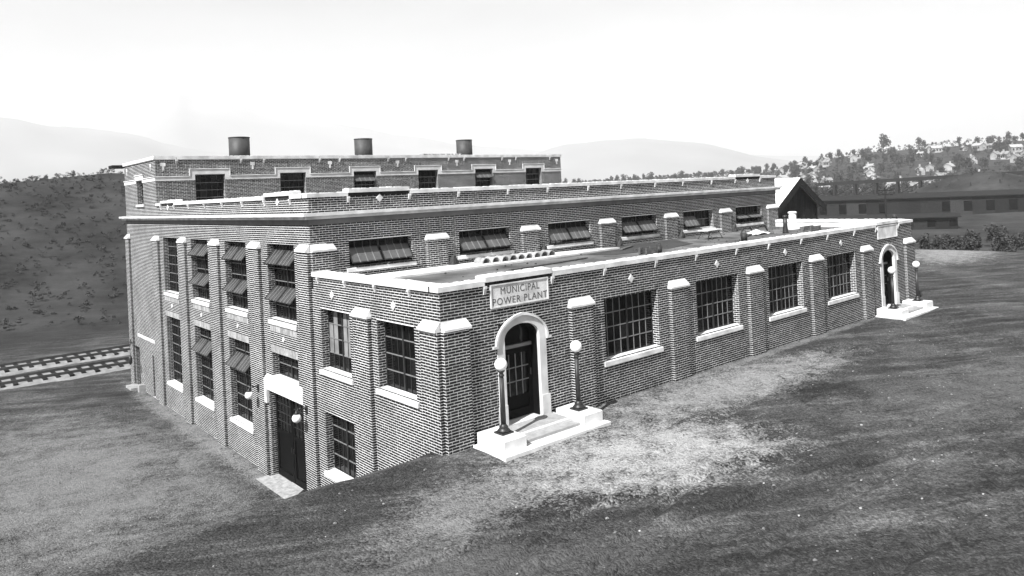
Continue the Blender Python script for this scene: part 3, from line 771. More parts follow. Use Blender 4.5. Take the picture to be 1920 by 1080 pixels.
# --- closing walls, parapet backs and roofs that the camera sees little of
def plain_wall(axis, val, u0, u1, z0, z1, sgn):
    w = len(wall_objs); mb = MB(); wall_objs.append([mb, axis, val]); mortar_face(mb, axis, val, u0, u1, z0, z1, [], sgn); brick_face(w, axis, val, u0, u1, z0, z1, (), sgn)
plain_wall(0, L, 0, Y1, -.5, 3.66, -1)
plain_wall(0, L, Y1, Y2, -.5, 5.97, -1)
plain_wall(0, LE, Y2, Y3, 5.3, 8.12, -1)
mb = MB()
mb.box(.3, L-.3, .28, .31, 3.3, 3.66, M_CONC); mb.box(.28, .31, .3, Y1-.1, 3.3, 3.66, M_CONC); mb.box(L-.31, L-.01, .3, Y1-.1, 3.3, 3.66, M_CONC)
mb.box(.3, L-.3, Y1+.28, Y1+.31, 5.3, 5.97, M_CONC); mb.box(.28, .31, Y1+.3, Y2-.02, 5.3, 5.97, M_CONC); mb.box(L-.31, L-.01, Y1+.3, Y2-.02, 5.3, 5.97, M_CONC)
mb.box(.3, LE-.3, Y2+.28, Y2+.31, 7.7, 8.12, M_CONC); mb.box(.28, .31, Y2+.3, Y3, 7.7, 8.12, M_CONC)
mb.build('parapet_back', plant)
coping(0, L-.34, [(.34, 2.4, 3.66), (2.4, 4.5, 3.66), (4.5, Y1-.12, 3.66)], .135, .0, .40)
mb = MB(); mb.box(.31, L-.31, .31, Y1-.001, 3.2, 3.44, M_TAR); mb.build('wing_roof', plant)
mb = MB(); mb.box(.31, L-.31, Y1+.31, Y2-.02, 5.3, 5.55, M_TAR); mb.build('hall_roof', plant)
mb = MB(); mb.box(.31, LE-.02, Y2+.31, Y3-.02, 7.6, 7.85, M_TAR); mb.box(.02, LE, Y3-.015, Y3, -3.5, 8.1, M_BRICK); mb.build('boiler_house_roof', plant)
# roofing in progress: pale bare deck along the wall, fresh tar, felt strips
def sheet(name, poly, z, m, t=.012):
    n = len(poly); V = [(x, y, z) for x, y in poly]+[(x, y, z+t) for x, y in poly]
    F = [(i, (i+1) % n, n+(i+1) % n, n+i) for i in range(n)]+[tuple(range(n, 2*n))]
    MB().raw(V, F, m).build(name, plant)
sheet('bare_roof_deck', [(.35, 3.9), (1.6, 5.2), (9.5, 5.35), (12.2, 5.6), (11.6, 6.1), (9.8, 6.58), (.35, 6.58)], 3.444, M_CONC, .06)
sheet('fresh_tar', [(10.2, 4.0), (12.5, 3.6), (15.0, 4.2), (16.5, 6.3), (12.4, 6.55), (12.3, 5.5), (9.8, 5.0)], 3.446, M_TARD, .006)
for k in range(8):
    x = 2.4+k*2.9+random.uniform(-.1, .1)
    sheet('felt_strip', [(x, .34), (x+2.86, .34), (x+2.86, 3.1+random.uniform(-.6, .8)), (x, 3.1+random.uniform(-.6, .8))], 3.446+.003*(k % 2), M_TAR, .007)

# --- name plaques over the two entrances
def text_mesh(s, size, ext=.004):
    c = bpy.data.curves.new('lettering', 'FONT'); c.body = s; c.size = size; c.align_x = 'CENTER'; c.extrude = ext; c.resolution_u = 3; c.space_character = 1.12; c.offset = -.0015
    o = bpy.data.objects.new('tmp', c); COL.objects.link(o)
    dg = bpy.context.evaluated_depsgraph_get(); me = bpy.data.meshes.new_from_object(o.evaluated_get(dg)); bpy.data.objects.remove(o)
    return me
def plaque(c, z0, z1, lines):
    mb = MB(); fbox(mb, 1, 0, c-.93, c+.93, -.035, -.011, z0, z1, M_STONE)
    for a, b_, p, q in ((c-.93, c+.93, z0, z0+.03), (c-.93, c+.93, z1-.03, z1), (c-.93, c-.90, z0+.03, z1-.03), (c+.90, c+.93, z0+.03, z1-.03)): fbox(mb, 1, 0, a, b_, -.055, -.036, p, q, M_STONE)
    o = mb.build('name_plaque', plant)
    for s, z, size, sx in lines:
        me = text_mesh(s, size); me.materials.clear(); me.materials.append(M_LETTER)
        t = bpy.data.objects.new('lettering', me); COL.objects.link(t)
        t.matrix_world = Matrix.Translation((c, -.037, z)) @ Matrix.Rotation(math.pi/2, 4, 'X') @ Matrix.Diagonal((sx, 1, 1, 1))
        t.parent = o
plaque(BAY[0], 3.09, 3.66, [('MUNICIPAL', 3.405, .245, .92), ('POWER PLANT', 3.155, .245, .98)])
plaque(BAY[5], 3.14, 3.70, [])
# --- arched stone surrounds and entrance doors
def entrance(c):
    mb = MB(); inn = arch_pts(HW, ZS, ZA, 2.5); out = arch_pts(HW+.225, 2.2, ZA+.20, 2.1); hood = arch_pts(HW+.29, 2.16, ZA+.265, 2.1)
    def band(pa, pb, d0, d1, m_, z_start):
        a = [(pa[0][0], z_start)]+pa; b_ = [(pb[0][0], z_start)]+pb
        for s in (-1, 1):
            for i in range(len(a)-1):
                (x0, z0), (x1, z1), (x2, z2), (x3, z3) = a[i], b_[i], b_[i+1], a[i+1]
                V = [(c+s*x0, d1, z0), (c+s*x1, d1, z1), (c+s*x1, d0, z1), (c+s*x0, d0, z0), (c+s*x3, d1, z3), (c+s*x2, d1, z2), (c+s*x2, d0, z2), (c+s*x3, d0, z3)]
                F = BOXQ.tolist()
                if s < 0: F = [list(reversed(f)) for f in F]
                mb.raw(V, F, m_)
    band(inn, out, -.035, .07, M_STONE2, .21)
    o = mb.build('stone_surround', plant); mb = MB()
    band(arch_pts(HW-.03, ZS, ZA-.03, 2.5), arch_pts(HW+.05, ZS, ZA+.05, 2.5), .0705, .35, M_WOOD, .21); mb.build('door_frame', plant); mb = MB()
    band(out, hood, -.085, -.011, M_STONE, 2.12)
    for s in (-1, 1): mb.box(min(c+s*(HW+.291), c+s*(HW+.37)), max(c+s*(HW+.291), c+s*(HW+.37)), -.085, -.011, 2.12, 2.18, M_STONE)
    mb.build('hood_mould', o)
    for s in (-1, 1):
        mb = MB(); mb.box(min(c+s*HW*1.0, c+s*(HW+.27)), max(c+s*HW*1.0, c+s*(HW+.27)), -.06, -.036, .21, .72, M_STONE2); mb.build('plinth_block', o)
    # recess: tympanum light, transom bar, panelled door
    mb = MB(); P = [(c+s*x, z) for s in (1,) for x, z in inn]+[(c-x, z) for x, z in reversed(inn[:-1])]
    mb.prism([(z, x) for x, z in [(c+HW, 2.0)]+P+[(c-HW, 2.0)]], 1, .335, .345, M_GLASS); mb.build('fanlight', plant)
    mb = MB(); mb.box(c-HW+.002, c+HW-.002, .25, .33, 1.97, 2.05, M_STEEL); mb.build('transom_bar', plant)
    timber_door(1, 0, c-HW+.01, c+HW-.01, .215, 1.965, 1, .335, 4, 3, .78, True)
    mb = MB(); mb.box(c-HW-.1, c+HW+.1, .36, .38, 0, 2.9, M_WOOD); mb.build('door_back', plant)
for c in DOORS: entrance(c)
far = far_panes.build('far_window_panes', plant); tag(far, kind='stuff')

# --- realise walls and bricks
walls = []
for mb, ax, org in wall_objs: walls.append(mb.build('wall', plant))
mn, mx = np.array(brick_mn), np.array(brick_mx); bw_ = np.array(brick_wall)
ctr = (mn+mx)/2; siz = mx-mn; C = np.array([CX, CY, CZ])
isA, isB = bw_ == wA, bw_ == wB1
d = ctr-C; dist = np.linalg.norm(d, axis=1)
cosA = np.abs(d[:, 1])/dist; areaA = siz[:, 0]*siz[:, 2]*cosA/dist**2*isA*(siz[:, 1] < .03)*(siz[:, 0] > .15)
areaB = np.abs(d[:, 0])/dist*siz[:, 1]*siz[:, 2]/dist**2*isB*(siz[:, 0] < .03)*(siz[:, 1] > .15)
vis = (ctr[:, 2] > .06)
score = np.maximum(areaA, areaB)*vis
top = np.argsort(-score)[:300]; keep = np.ones(len(mn), bool); keep[top] = False
V, Q = boxes_arrays(mn[keep], mx[keep])
o = link('brickwork', mesh_np('brickwork', V, Q, [M_BRICK]), plant); tag(o, kind='stuff')
uV, uQ = boxes_arrays([[-.5, -.5, -.5]], [[.5, .5, .5]])
unit = mesh_np('brick', uV, uQ, [M_BRICK])
for i in top:
    o = bpy.data.objects.new('brick', unit); COL.objects.link(o); o.location = ctr[i]; o.scale = siz[i]; attach(o, walls[bw_[i]])
print('bricks', len(mn))

# ------------------------------------------------------------------ entrance porches with their lamp posts
def bevel_box(mb, x0, x1, y0, y1, z0, z1, b_, m):
    V = []
    for z, k in ((z0, 0), (z1-b_, 0), (z1, b_)):
        V += [(x0+k, y0+k, z), (x1-k, y0+k, z), (x1-k, y1-k, z), (x0+k, y1-k, z)]
    F = [(3, 2, 1, 0), (8, 9, 10, 11)]
    for j in (0, 4): F += [(j+i, j+(i+1) % 4, j+4+(i+1) % 4, j+4+i) for i in range(4)]
    mb.raw(V, F, m)
def porch(c, label):
    t = empty('entrance_porch', (c, -.7, 0)); tag(t, label, 'porch', 'concrete porches of the two arched entrances')
    mb = MB(); bevel_box(mb, c-1.70, c+1.66, -1.33, -.125, -.15, .06, .012, M_CONC); mb.build('footing_slab', t)
    for x0, x1 in ((c-1.57, c-.93), (c+.93, c+1.57)):
        mb = MB(); bevel_box(mb, x0, x1, -1.14, -.125, .061, .33, .02, M_CONC); mb.build('pedestal', t)
    mb = MB(); bevel_box(mb, c-.928, c+.928, -.72, .36, .061, .205, .01, M_CONC); mb.build('landing', t)
    mb = MB(); bevel_box(mb, c-.86, c+.86, -.64, -.04, .2055, .212, .003, M_CONCG); mb.build('worn_top', t)
    mb = MB(); bevel_box(mb, c-.927, c+.927, -.98, -.721, .061, .135, .01, M_CONCG); mb.build('step', t)
porch(DOORS[0], 'pale concrete porch with pedestals and steps below the lettered plaque, near the corner')
porch(DOORS[1], 'pale concrete porch with pedestals at the far right entrance, below the blank plaque')
def lamp_post(x, y, label):
    t = empty('lamp_post', (x, y, .33)); tag(t, label, 'lamp post', 'globe lamp posts on the porch pedestals')
    mb = MB(); s = .165; bevel_box(mb, x-s, x+s, y-s, y+s, .331, .37, .008, M_IRON)
    mb.lathe(x, y, [(.145, .37), (.15, .40), (.12, .43), (.10, .46), (.108, .475), (.072, .52), (.06, .545)], M_IRON, 24); mb.build('base', t)
    mb = MB(); mb.lathe(x, y, [(.058, .546), (.055, .9), (.047, 1.62)], M_IRON, 18)
    for i in range(8):
        a = 2*math.pi*i/8; mb.tube((x+.055*math.cos(a), y+.055*math.sin(a), .56), (x+.046*math.cos(a), y+.046*math.sin(a), 1.6), .008, M_IRON, 6)
    mb.build('shaft', t)
    mb = MB(); mb.lathe(x, y, [(.042, 1.62), (.066, 1.635), (.066, 1.665), (.045, 1.69), (.05, 1.72), (.085, 1.748), (.088, 1.765), (.06, 1.77)], M_IRON, 20); mb.build('collar', t)
    mb = MB(); mb.sphere((x, y, 1.905), .15, M_GLOBE, 28, 18); mb.build('globe', t)
for c, nm in ((DOORS[0], 'near the building corner'), (DOORS[1], 'at the far right entrance')):
    first = c == DOORS[0]
    lamp_post(c-1.19, -.65, 'iron lamp post with white globe on left pedestal of porch '+nm)
    lamp_post(c+1.23, -.65, 'iron lamp post with white globe on right pedestal of porch '+nm)
def wall_lamp(y, z, x0, label, r=.135, out=.33):
    t = empty('wall_lamp', (x0, y, z)); tag(t, label, 'wall lamp', 'bracket lamps on the tall side wall')
    mb = MB(); mb.box(x0-.03, x0-.001, y-.06, y+.06, z-.12, z+.12, M_IRON); mb.build('wall_plate', t)
    mb = MB(); pts = [(x0-.03, y, z), (x0-.12, y, z+.06), (x0-out*.75, y, z+.07), (x0-out, y, z+.02)]
    for p, q in zip(pts, pts[1:]): mb.tube(p, q, .02, M_IRON)
    mb.tube((x0-.03, y, z-.1), (x0-out*.6, y, z+.05), .012, M_IRON); mb.build('arm', t)
    mb = MB(); mb.lathe(x0-out, y, [(.075, z-.075), (.08, z-.06), (.03, z+.0), (.02, z+.03)], M_IRON, 16); mb.build('fitter', t)
    mb = MB(); mb.sphere((x0-out, y, z-.075-r*.86), r, M_GLOBE); mb.build('globe', t)
wall_lamp(7.2, -.34, -PP, 'white globe lamp on iron bracket right of the big dark door')
wall_lamp(11.05, -.34, -PP, 'white globe lamp on iron bracket left of the big dark door')
def yard_lamp():
    y, z = 28.65, -.95
    t = empty('wall_lamp', (-PP, y, z)); tag(t, 'dark pendant lamp on a long arm beside the far left door', 'wall lamp', 'bracket lamps on the tall side wall')
    mb = MB(); mb.box(-PP-.03, -PP-.001, y-.06, y+.06, z-.1, z+.1, M_IRON); mb.build('wall_plate', t)
    mb = MB(); mb.tube((-PP-.03, y, z), (-.5, y-1.5, z+.02), .025, M_IRON); mb.build('arm', t)
    mb = MB(); mb.tube((-.5, y-1.5, z+.03), (-.5, y-1.5, z-.45), .01, M_IRON); mb.lathe(-.5, y-1.5, [(.04, z-.9), (.085, z-.8), (.09, z-.6), (.03, z-.45)], M_IRON, 14); mb.build('pendant', t)
yard_lamp()

def lump(x, y, z, r, n=6):
    V = [(x, y, z-r*.4)]
    for zz, k in ((-.1, 1), (.35, .75)):
        for i in range(n): a = 2*math.pi*i/n+random.random()*.5; q = r*k*random.uniform(.7, 1.25); V.append((x+q*math.cos(a), y+q*math.sin(a)*.8, z+zz*r))
    V.append((x, y, z+r*.6)); F = []
    for i in range(n): j = (i+1) % n; F += [(0, 1+j, 1+i), (1+i, 1+j, 1+n+j, 1+n+i), (1+n+i, 1+n+j, 2*n+1)]
    return V, F
# ------------------------------------------------------------------ things on the roofs
for k, (x, nm) in enumerate(((4.92, 'leftmost, above the first boiler house window'), (12.27, 'middle one of three'), (19.7, 'rightmost, nearest the far roof end'))):
    t = empty('smoke_stack', (x, 26, 7.85)); tag(t, 'short dark steel stack on the boiler house roof, '+nm, 'stack', 'steel stacks on the boiler house roof')
    mb = MB(); mb.lathe(x, 26, [(.53, 7.851), (.53, 9.45)], M_STACK, 36); mb.build('drum', t)
    mb = MB(); mb.lathe(x, 26, [(.535, 9.40), (.55, 9.405), (.55, 9.45), (.535, 9.455)], M_STACK, 36); mb.lathe(x, 26, [(.6, 7.851), (.6, 7.92), (.54, 7.95)], M_STACK, 36); mb.build('rim', t)
def tile_row(x0, x1, y, z, n, label, cat='tiles', r=.1):
    t = empty('tile_stack', ((x0+x1)/2, y, z)); tag(t, label, cat)
    for k in range(n):
        x = x0+(x1-x0)*(k+.5)/n+random.uniform(-.02, .02); mb = MB(); w = (x1-x0)/n*.46; N = 7; V = []; yy = y+random.uniform(-.06, .06)
        for yv in (yy-.25, yy+.25):
            for rr in (w, w-.02):
                for i in range(N): a = math.pi*i/(N-1); V.append((x+rr*math.cos(a), yv, z+.002+r*1.2*(rr/w)*math.sin(a)))
        F = []
        for i in range(N-1): F += [(i, 2*N+i, 2*N+i+1, i+1), (N+i+1, 3*N+i+1, 3*N+i, N+i), (i, i+1, N+i+1, N+i), (2*N+i+1, 2*N+i, 3*N+i, 3*N+i+1)]
        mb.raw(V, F, M_TILE); mb.build('tile', t)
tile_row(15.4, 18.3, 24.6, 8.32, 14, 'long row of clay tiles on trestle boards on the boiler house roof', r=.1)
t_ = bpy.data.objects['tile_stack']
mb = MB()
for x in (15.5, 16.9, 18.2): mb.box(x-.04, x+.04, 24.4, 24.8, 7.851, 8.27, M_TIMBER)
mb.box(15.3, 18.4, 24.36, 24.84, 8.27, 8.32, M_TIMBER); mb.build('trestle_board', t_)
tile_row(5.6, 8.9, 5.95, 3.505, 9, 'row of clay tiles laid along the wing roof below the clerestory', r=.15)
def bucket(x, y, z, label, r=.12, h=.24):
    t = empty('bucket', (x, y, z)); tag(t, label, 'bucket'); mb = MB(); mb.lathe(x, y, [(r*.8, z+.001), (r, z+h), (r*.94, z+h), (r*.75, z+.03)], M_BUCKET, 16); mb.build('pail', t)
    mb = MB(); pts = [(x-r, y, z+h), (x-r*.7, y, z+h+r*.8), (x+r*.7, y, z+h+r*.8), (x+r, y, z+h)]
    for p, q in zip(pts, pts[1:]): mb.tube(p, q, .008, M_BUCKET, 5)
    mb.build('handle', t)
bucket(11.25, 2.85, 3.455, 'black tar bucket beside the crate behind the wing parapet')
bucket(16.65, 2.9, 3.455, 'lone dark bucket behind the wing parapet, farther right', .15, .3)
def crate(x, y, z, w, d_, h, label):
    t = empty('crate', (x, y, z)); tag(t, label, 'crate')
    for k in range(3):
        for s in (-1, 1):
            mb = MB(); mb.box(x-w/2, x+w/2, y+s*d_/2-.012, y+s*d_/2+.012, z+.002+k*h/3+.01, z+(k+1)*h/3, M_TIMBER); mb.build('slat', t)
    mb = MB()
    for sx in (-1, 1):
        for sy in (-1, 1): mb.box(x+sx*(w/2-.03)-.02, x+sx*(w/2-.03)+.02, y+sy*(d_/2-.035)-.02, y+sy*(d_/2-.035)+.02, z+.002, z+h, M_TIMBER)
    mb.box(x-w/2+.01, x+w/2-.01, y-d_/2+.02, y+d_/2-.02, z+.004, z+.03, M_TIMBER); mb.build('frame', t)
crate(10.6, 2.8, 3.455, .6, .35, .26, 'low dark crate behind the wing parapet with a bucket beside it')
crate(22.4, 3.1, 3.46, .9, .4, .22, 'low dark box near the white roof vent on the wing')
def sawhorse(x, y, z, rot, label, w=1.6, top=M_CANVAS):
    t = empty('sawhorse', (x, y, z)); tag(t, label, 'sawhorse')
    c_, s_ = math.cos(rot), math.sin(rot); G = lambda a, b_, q: (x+a*c_-b_*s_, y+a*s_+b_*c_, z+q)
    mb = MB(); V = [G(-w/2, -.25, .36), G(w/2, -.25, .36), G(w/2, .25, .36), G(-w/2, .25, .36), G(-w/2, -.25, .4), G(w/2, -.25, .4), G(w/2, .25, .4), G(-w/2, .25, .4)]
    mb.hexa(V, top); mb.build('top_board', t)
    for a in (-w/2+.2, w/2-.2):
        for b_ in (-1, 1): mb = MB(); mb.tube(G(a, b_*.15, .36), G(a*1.15, b_*.35, .012), .022, M_TIMBER, 6); mb.build('leg', t)
sawhorse(17.3, 5.0, 3.45, .1, 'low bench with pale top standing on the wing roof', 1.15)
def tarpaulin(x, y, z, label):
    n = 10; V = []; F = []
    for j in range(n):
        for i in range(n):
            u, v = i/(n-1)-.5, j/(n-1)-.5
            V.append((x+u*1.5+v*.3, y+v*.9, z+.05+.16*math.exp(-((u+.1)**2*16+v*v*10))+.16*float(fbm(u*6+3, v*6, 3, 4))))
    for j in range(n-1):
        for i in range(n-1): F.append((j*n+i, j*n+i+1, (j+1)*n+i+1, (j+1)*n+i))
    o = MB().raw(V, F, M_CANVAS, True).build('tarpaulin'); m_ = o.modifiers.new('thick', 'SOLIDIFY'); m_.thickness = .012
    tag(o, label, 'tarpaulin')
tarpaulin(20.2, 4.5, 3.445, 'pale crumpled tarpaulin heaped on the wing roof beside the timbers')
def plank(p, q, w, h, label):
    p, q = Vector(p), Vector(q); d_ = (q-p).normalized(); s_ = Vector((-d_.y, d_.x, 0)).normalized()*w/2; k = Vector((0, 0, h))
    V = [p-s_, q-s_, q+s_, p+s_, p-s_+k, q-s_+k, q+s_+k, p+s_+k]
    o = MB().hexa(V, M_TIMBER).build('plank'); tag(o, label, 'plank')
plank((18.6, 4.1, 3.46), (19.7, 4.5, 3.46), .18, .06, 'short timber lying left of the pale tarpaulin on the roof')
plank((20.4, 3.9, 3.46), (21.4, 4.6, 3.46), .15, .08, 'timber lying right of the pale tarpaulin on the roof')
plank((11.6, 5.0, 3.47), (12.9, 5.6, 3.47), .14, .04, 'dark plank across the edge of the bare roof deck')
plank((5.0, 3.6, 3.46), (8.8, 4.05, 3.46), .12, .03, 'long thin board lying on the near part of the wing roof')
def roof_vent(x, y, z, r, h, m_, label, flare=1.6):
    t = empty('roof_vent', (x, y, z)); tag(t, label, 'roof vent')
    mb = MB(); mb.lathe(x, y, [(r*flare, z+.002), (r*flare*.95, z+.05), (r, z+h*.5), (r, z+h*.85)], m_, 18); mb.build('flashing', t)
    mb = MB(); mb.lathe(x, y, [(r*.9, z+h*.851), (r*1.2, z+h*.88), (r*1.2, z+h*.97), (r*.8, z+h)], m_, 18); mb.build('vent_cap', t)
roof_vent(23.3, 4.55, 3.445, .17, .86, M_ROOFW, 'white flared roof vent at the far end of the wing roof', 2.0)
roof_vent(21.0, 3.6, 3.445, .09, .8, M_IRON, 'thin dark vent pipe standing left of the white roof vent', 1.5)
for k, (x, y, w) in enumerate(((20.6, 5.3, .5), (21.7, 5.2, .5))):
    mb = MB(); pts = [(x+w*(i/8-.5)*2, y+.05*math.sin(i), 3.47+.28*math.sin(math.pi*i/8)) for i in range(9)]
    for p, q in zip(pts, pts[1:]): mb.tube(p, q, .035, M_BUCKET, 8)
    o = mb.build('bent_pipe'); tag(o, ('left' if k == 0 else 'right')+' one of two dark hoops arching over the wing roof', 'pipe', 'dark hoops on the wing roof')
random.seed(31); VV = []; FF = []
for k in range(170):
    V, F = lump(random.uniform(1, 25), random.uniform(.6, 6.2), 3.458, random.choice([.012, .02, .03, .05]), 5); o_ = len(VV); VV += V; FF += [tuple(i+o_ for i in f) for f in F]
o = MB().raw(VV, FF, M_BUCKET).build('roof_debris'); tag(o, 'scraps of tar and mortar scattered over the wing roof', 'debris', kind='stuff')
# lumps of roofing waste against the clerestory piers
for k, (a, b_) in enumerate(PIER):
    mb = MB(); x, y = b_+.18, Y1-.16; V = []; n = 9
    for j, (r, z) in enumerate(((.17, 3.445), (.15, 3.6), (.10, 3.74), (.03, 3.82))):
        for i in range(n): aa = 2*math.pi*i/n; q = r*(1+.35*random.uniform(-1, 1)); V.append((x+q*math.cos(aa), min(y+q*math.sin(aa)*.7, Y1-.03), z))
    F = [(j*n+i, j*n+(i+1) % n, (j+1)*n+(i+1) % n, (j+1)*n+i) for j in range(3) for i in range(n)]+[tuple(3*n+i for i in range(n))]
    o = mb.raw(V, F, M_BUCKET).build('tar_heap'); tag(o, 'dark heap of roofing tar waste at the foot of clerestory pier %s from the left' % ('one', 'two', 'three', 'four', 'five')[k], 'tar heap', 'tar heaps at the clerestory piers')

# ------------------------------------------------------------------ yard: drain pipe, stones, clods, tracks
mb = MB(); mb.tube((-.85, 7.05, -2.95), (-.3, 7.15, -2.75), .10, M_BUCKET, 16); mb.tube((-.88, 7.045, -2.96), (-.80, 7.06, -2.93), .12, M_BUCKET, 16)
o = mb.build('drain_pipe'); tag(o, 'stub of black drain pipe at the corner of the big door sill', 'pipe')
big = [(1.2, -3.1), (2.6, -5.3), (.1, -4.9), (3.4, -6.2), (5.2, -6.0), (6.4, -7.6), (4.5, -8.5), (7.7, -5.9), (9.5, -6.8), (11.5, -6.5), (12.5, -3.4), (8.2, -3.4), (-3.4, -1.4), (-4.9, -2.6), (-2.6, -3.8), (-5.8, 4.4+4), (-4.5, 12), (3.4, -7.9), (10.3, -5.4), (6.2, -5.1), (8.9, -8.1), (5.4, -9.2)]
where = ['on the pale sand before the entrance', 'at the lower edge of the pale sand', 'on the dark soil left of the sand', 'on dark soil right of centre', 'in the open dirt toward the right']
for k, (x, y) in enumerate(big):
    r = random.uniform(.02, .045); mb = MB(); V, F = lump(x, y, float(terrain(x, y))+r*.25, r, 8); o = mb.raw(V, F, M_STONEP).build('stone')
    tag(o, 'small pale stone lying loose on the dirt ground', 'stone', 'loose stones on the dirt')
def scatter(name, n, area, rlo, rhi, m_, seed):
    random.seed(seed); VV = []; FF = []; o_ = 0
    x0, x1, y0, y1 = area
    for k in range(n):
        x, y = random.uniform(x0, x1), random.uniform(y0, y1)
        if name == 'dirt_clods' and k % 3 == 0:
            x, y = (random.uniform(.8, 25), -.02-abs(random.gauss(0, .16))) if k % 2 else (-.02-abs(random.gauss(0, .2)), random.uniform(7.6, 28))
            if abs(x-2.37) < 1.75 or abs(x-22.98) < 1.75: continue
        if x > -.01 and y > -1.5 and x < 26.5 and (y > -.01 or abs(x-2.37) < 1.75): continue
        r = rlo+(rhi-rlo)*random.random()**3; V, F = lump(x, y, 0, r, 5); z = float(terrain(x, y))
        VV += [(a, b_, c+z) for a, b_, c in V]; FF += [tuple(i+o_ for i in f) for f in F]; o_ = len(VV)
    me = bpy.data.meshes.new(name); me.from_pydata(VV, [], FF); me.materials.append(m_)
    o = link(name, me); tag(o, {'dirt_clods': 'dark clods of turned soil scattered over the dirt yard', 'pebbles': 'fine pale pebbles strewn over the dirt yard'}[name], {'dirt_clods': 'soil', 'pebbles': 'pebbles'}[name], kind='stuff')
M_CLOD = mat('soil clod', .06, .14, .95, 5, .3, 20, .1, island=.5)
scatter('dirt_clods', 2600, (-9, 20, -10.5, 20), .008, .045, M_CLOD, 5)
scatter('pebbles', 1300, (-8, 20, -10.5, 14), .008, .03, M_STONEP, 6)
# rail tracks beyond the far left corner
for k, (y, nm) in enumerate(((34.5, 'nearer'), (39.0, 'farther'))):
    t = empty('rail_track', (0, y, -3.2)); tag(t, nm+' of two rail tracks crossing behind the far left corner', 'rail track', 'rail tracks beyond the plant')
    mb = MB(); mb.prism([(y-1.6, -3.3), (y+1.6, -3.3), (y+1.1, -3.02), (y-1.1, -3.02)], 0, -40, 24, M_BALLAST); mb.build('ballast_bed', t)
    for s in (-.72, .72): mb = MB(); mb.box(-40, 24, y+s-.035, y+s+.035, -3.0, -2.87, M_RAIL); mb.build('rail', t)
    tie = MB().box(-.11, .11, -1.2, 1.2, -.1, .02, M_TIMBERD).mesh('sleeper')
    for i in range(70): o = bpy.data.objects.new('sleeper', tie); COL.objects.link(o); o.location = (-30+i*.62, y+random.uniform(-.08, .08), -3.02); o.rotation_euler.z = random.uniform(-.04, .04); attach(o, t)

# ------------------------------------------------------------------ background buildings on the right
def gz(x, y): return float(terrain(x, y))
def gable_shed():
    x0, x1, y0, y1, zb = 53.4, 62.6, 24.0, 46.0, -4.2; xr, zr, ze = 58.0, 5.8, 3.0
    t = empty('gabled_shed', (58, 35, zb)); tag(t, 'dark boarded shed with bright gabled metal roof behind the plant', 'shed')
    nb = 26
    for k in range(nb):
        a, b_ = x0+.5+(x1-x0-1)*k/nb, x0+.5+(x1-x0-1)*(k+1)/nb-.02; h = lambda x: zr-.2-abs(x-xr)*(zr-ze)/(xr-x0)
        mb = MB(); V = [(a, y0, zb), (b_, y0, zb), (b_, y0+.03, zb), (a, y0+.03, zb), (a, y0, h(a)), (b_, y0, h(b_)), (b_, y0+.03, h(b_)), (a, y0+.03, h(a))]
        mb.hexa(V, M_TIMBERD).build('board', t)
    mb = MB(); mb.box(x0+.5, x0+.55, y0+.05, y1, zb, ze, M_TIMBERD); mb.box(x1-.55, x1-.5, y0+.05, y1, zb, ze, M_TIMBERD); mb.box(x0+.6, x1-.6, y1-.05, y1, zb, ze, M_TIMBERD); mb.build('side_wall', t)
    for s in (-1, 1):
        xe = x0-.1 if s < 0 else x1+.1; mb = MB()
        V = [(xe, y0-.6, ze-.15), (xr, y0-.6, zr), (xr, y1+.3, zr), (xe, y1+.3, ze-.15)]; V = V+[(a, b_, c+.14) for a, b_, c in V]
        F = BOXQ.tolist() if s < 0 else [list(reversed(f)) for f in BOXQ.tolist()]
        mb.raw(V, F, M_ROOFW).build('roof', t)
        mb = MB(); xa = xe
        V = [(xa, y0-.66, ze-.75), (xr, y0-.66, zr-.6), (xr, y0-.61, zr-.6), (xa, y0-.61, ze-.75), (xa, y0-.66, ze-.0), (xr, y0-.66, zr+.13), (xr, y0-.61, zr+.13), (xa, y0-.61, ze-.0)]
        mb.raw(V, F, M_ROOFD).build('barge_board', t)
gable_shed()
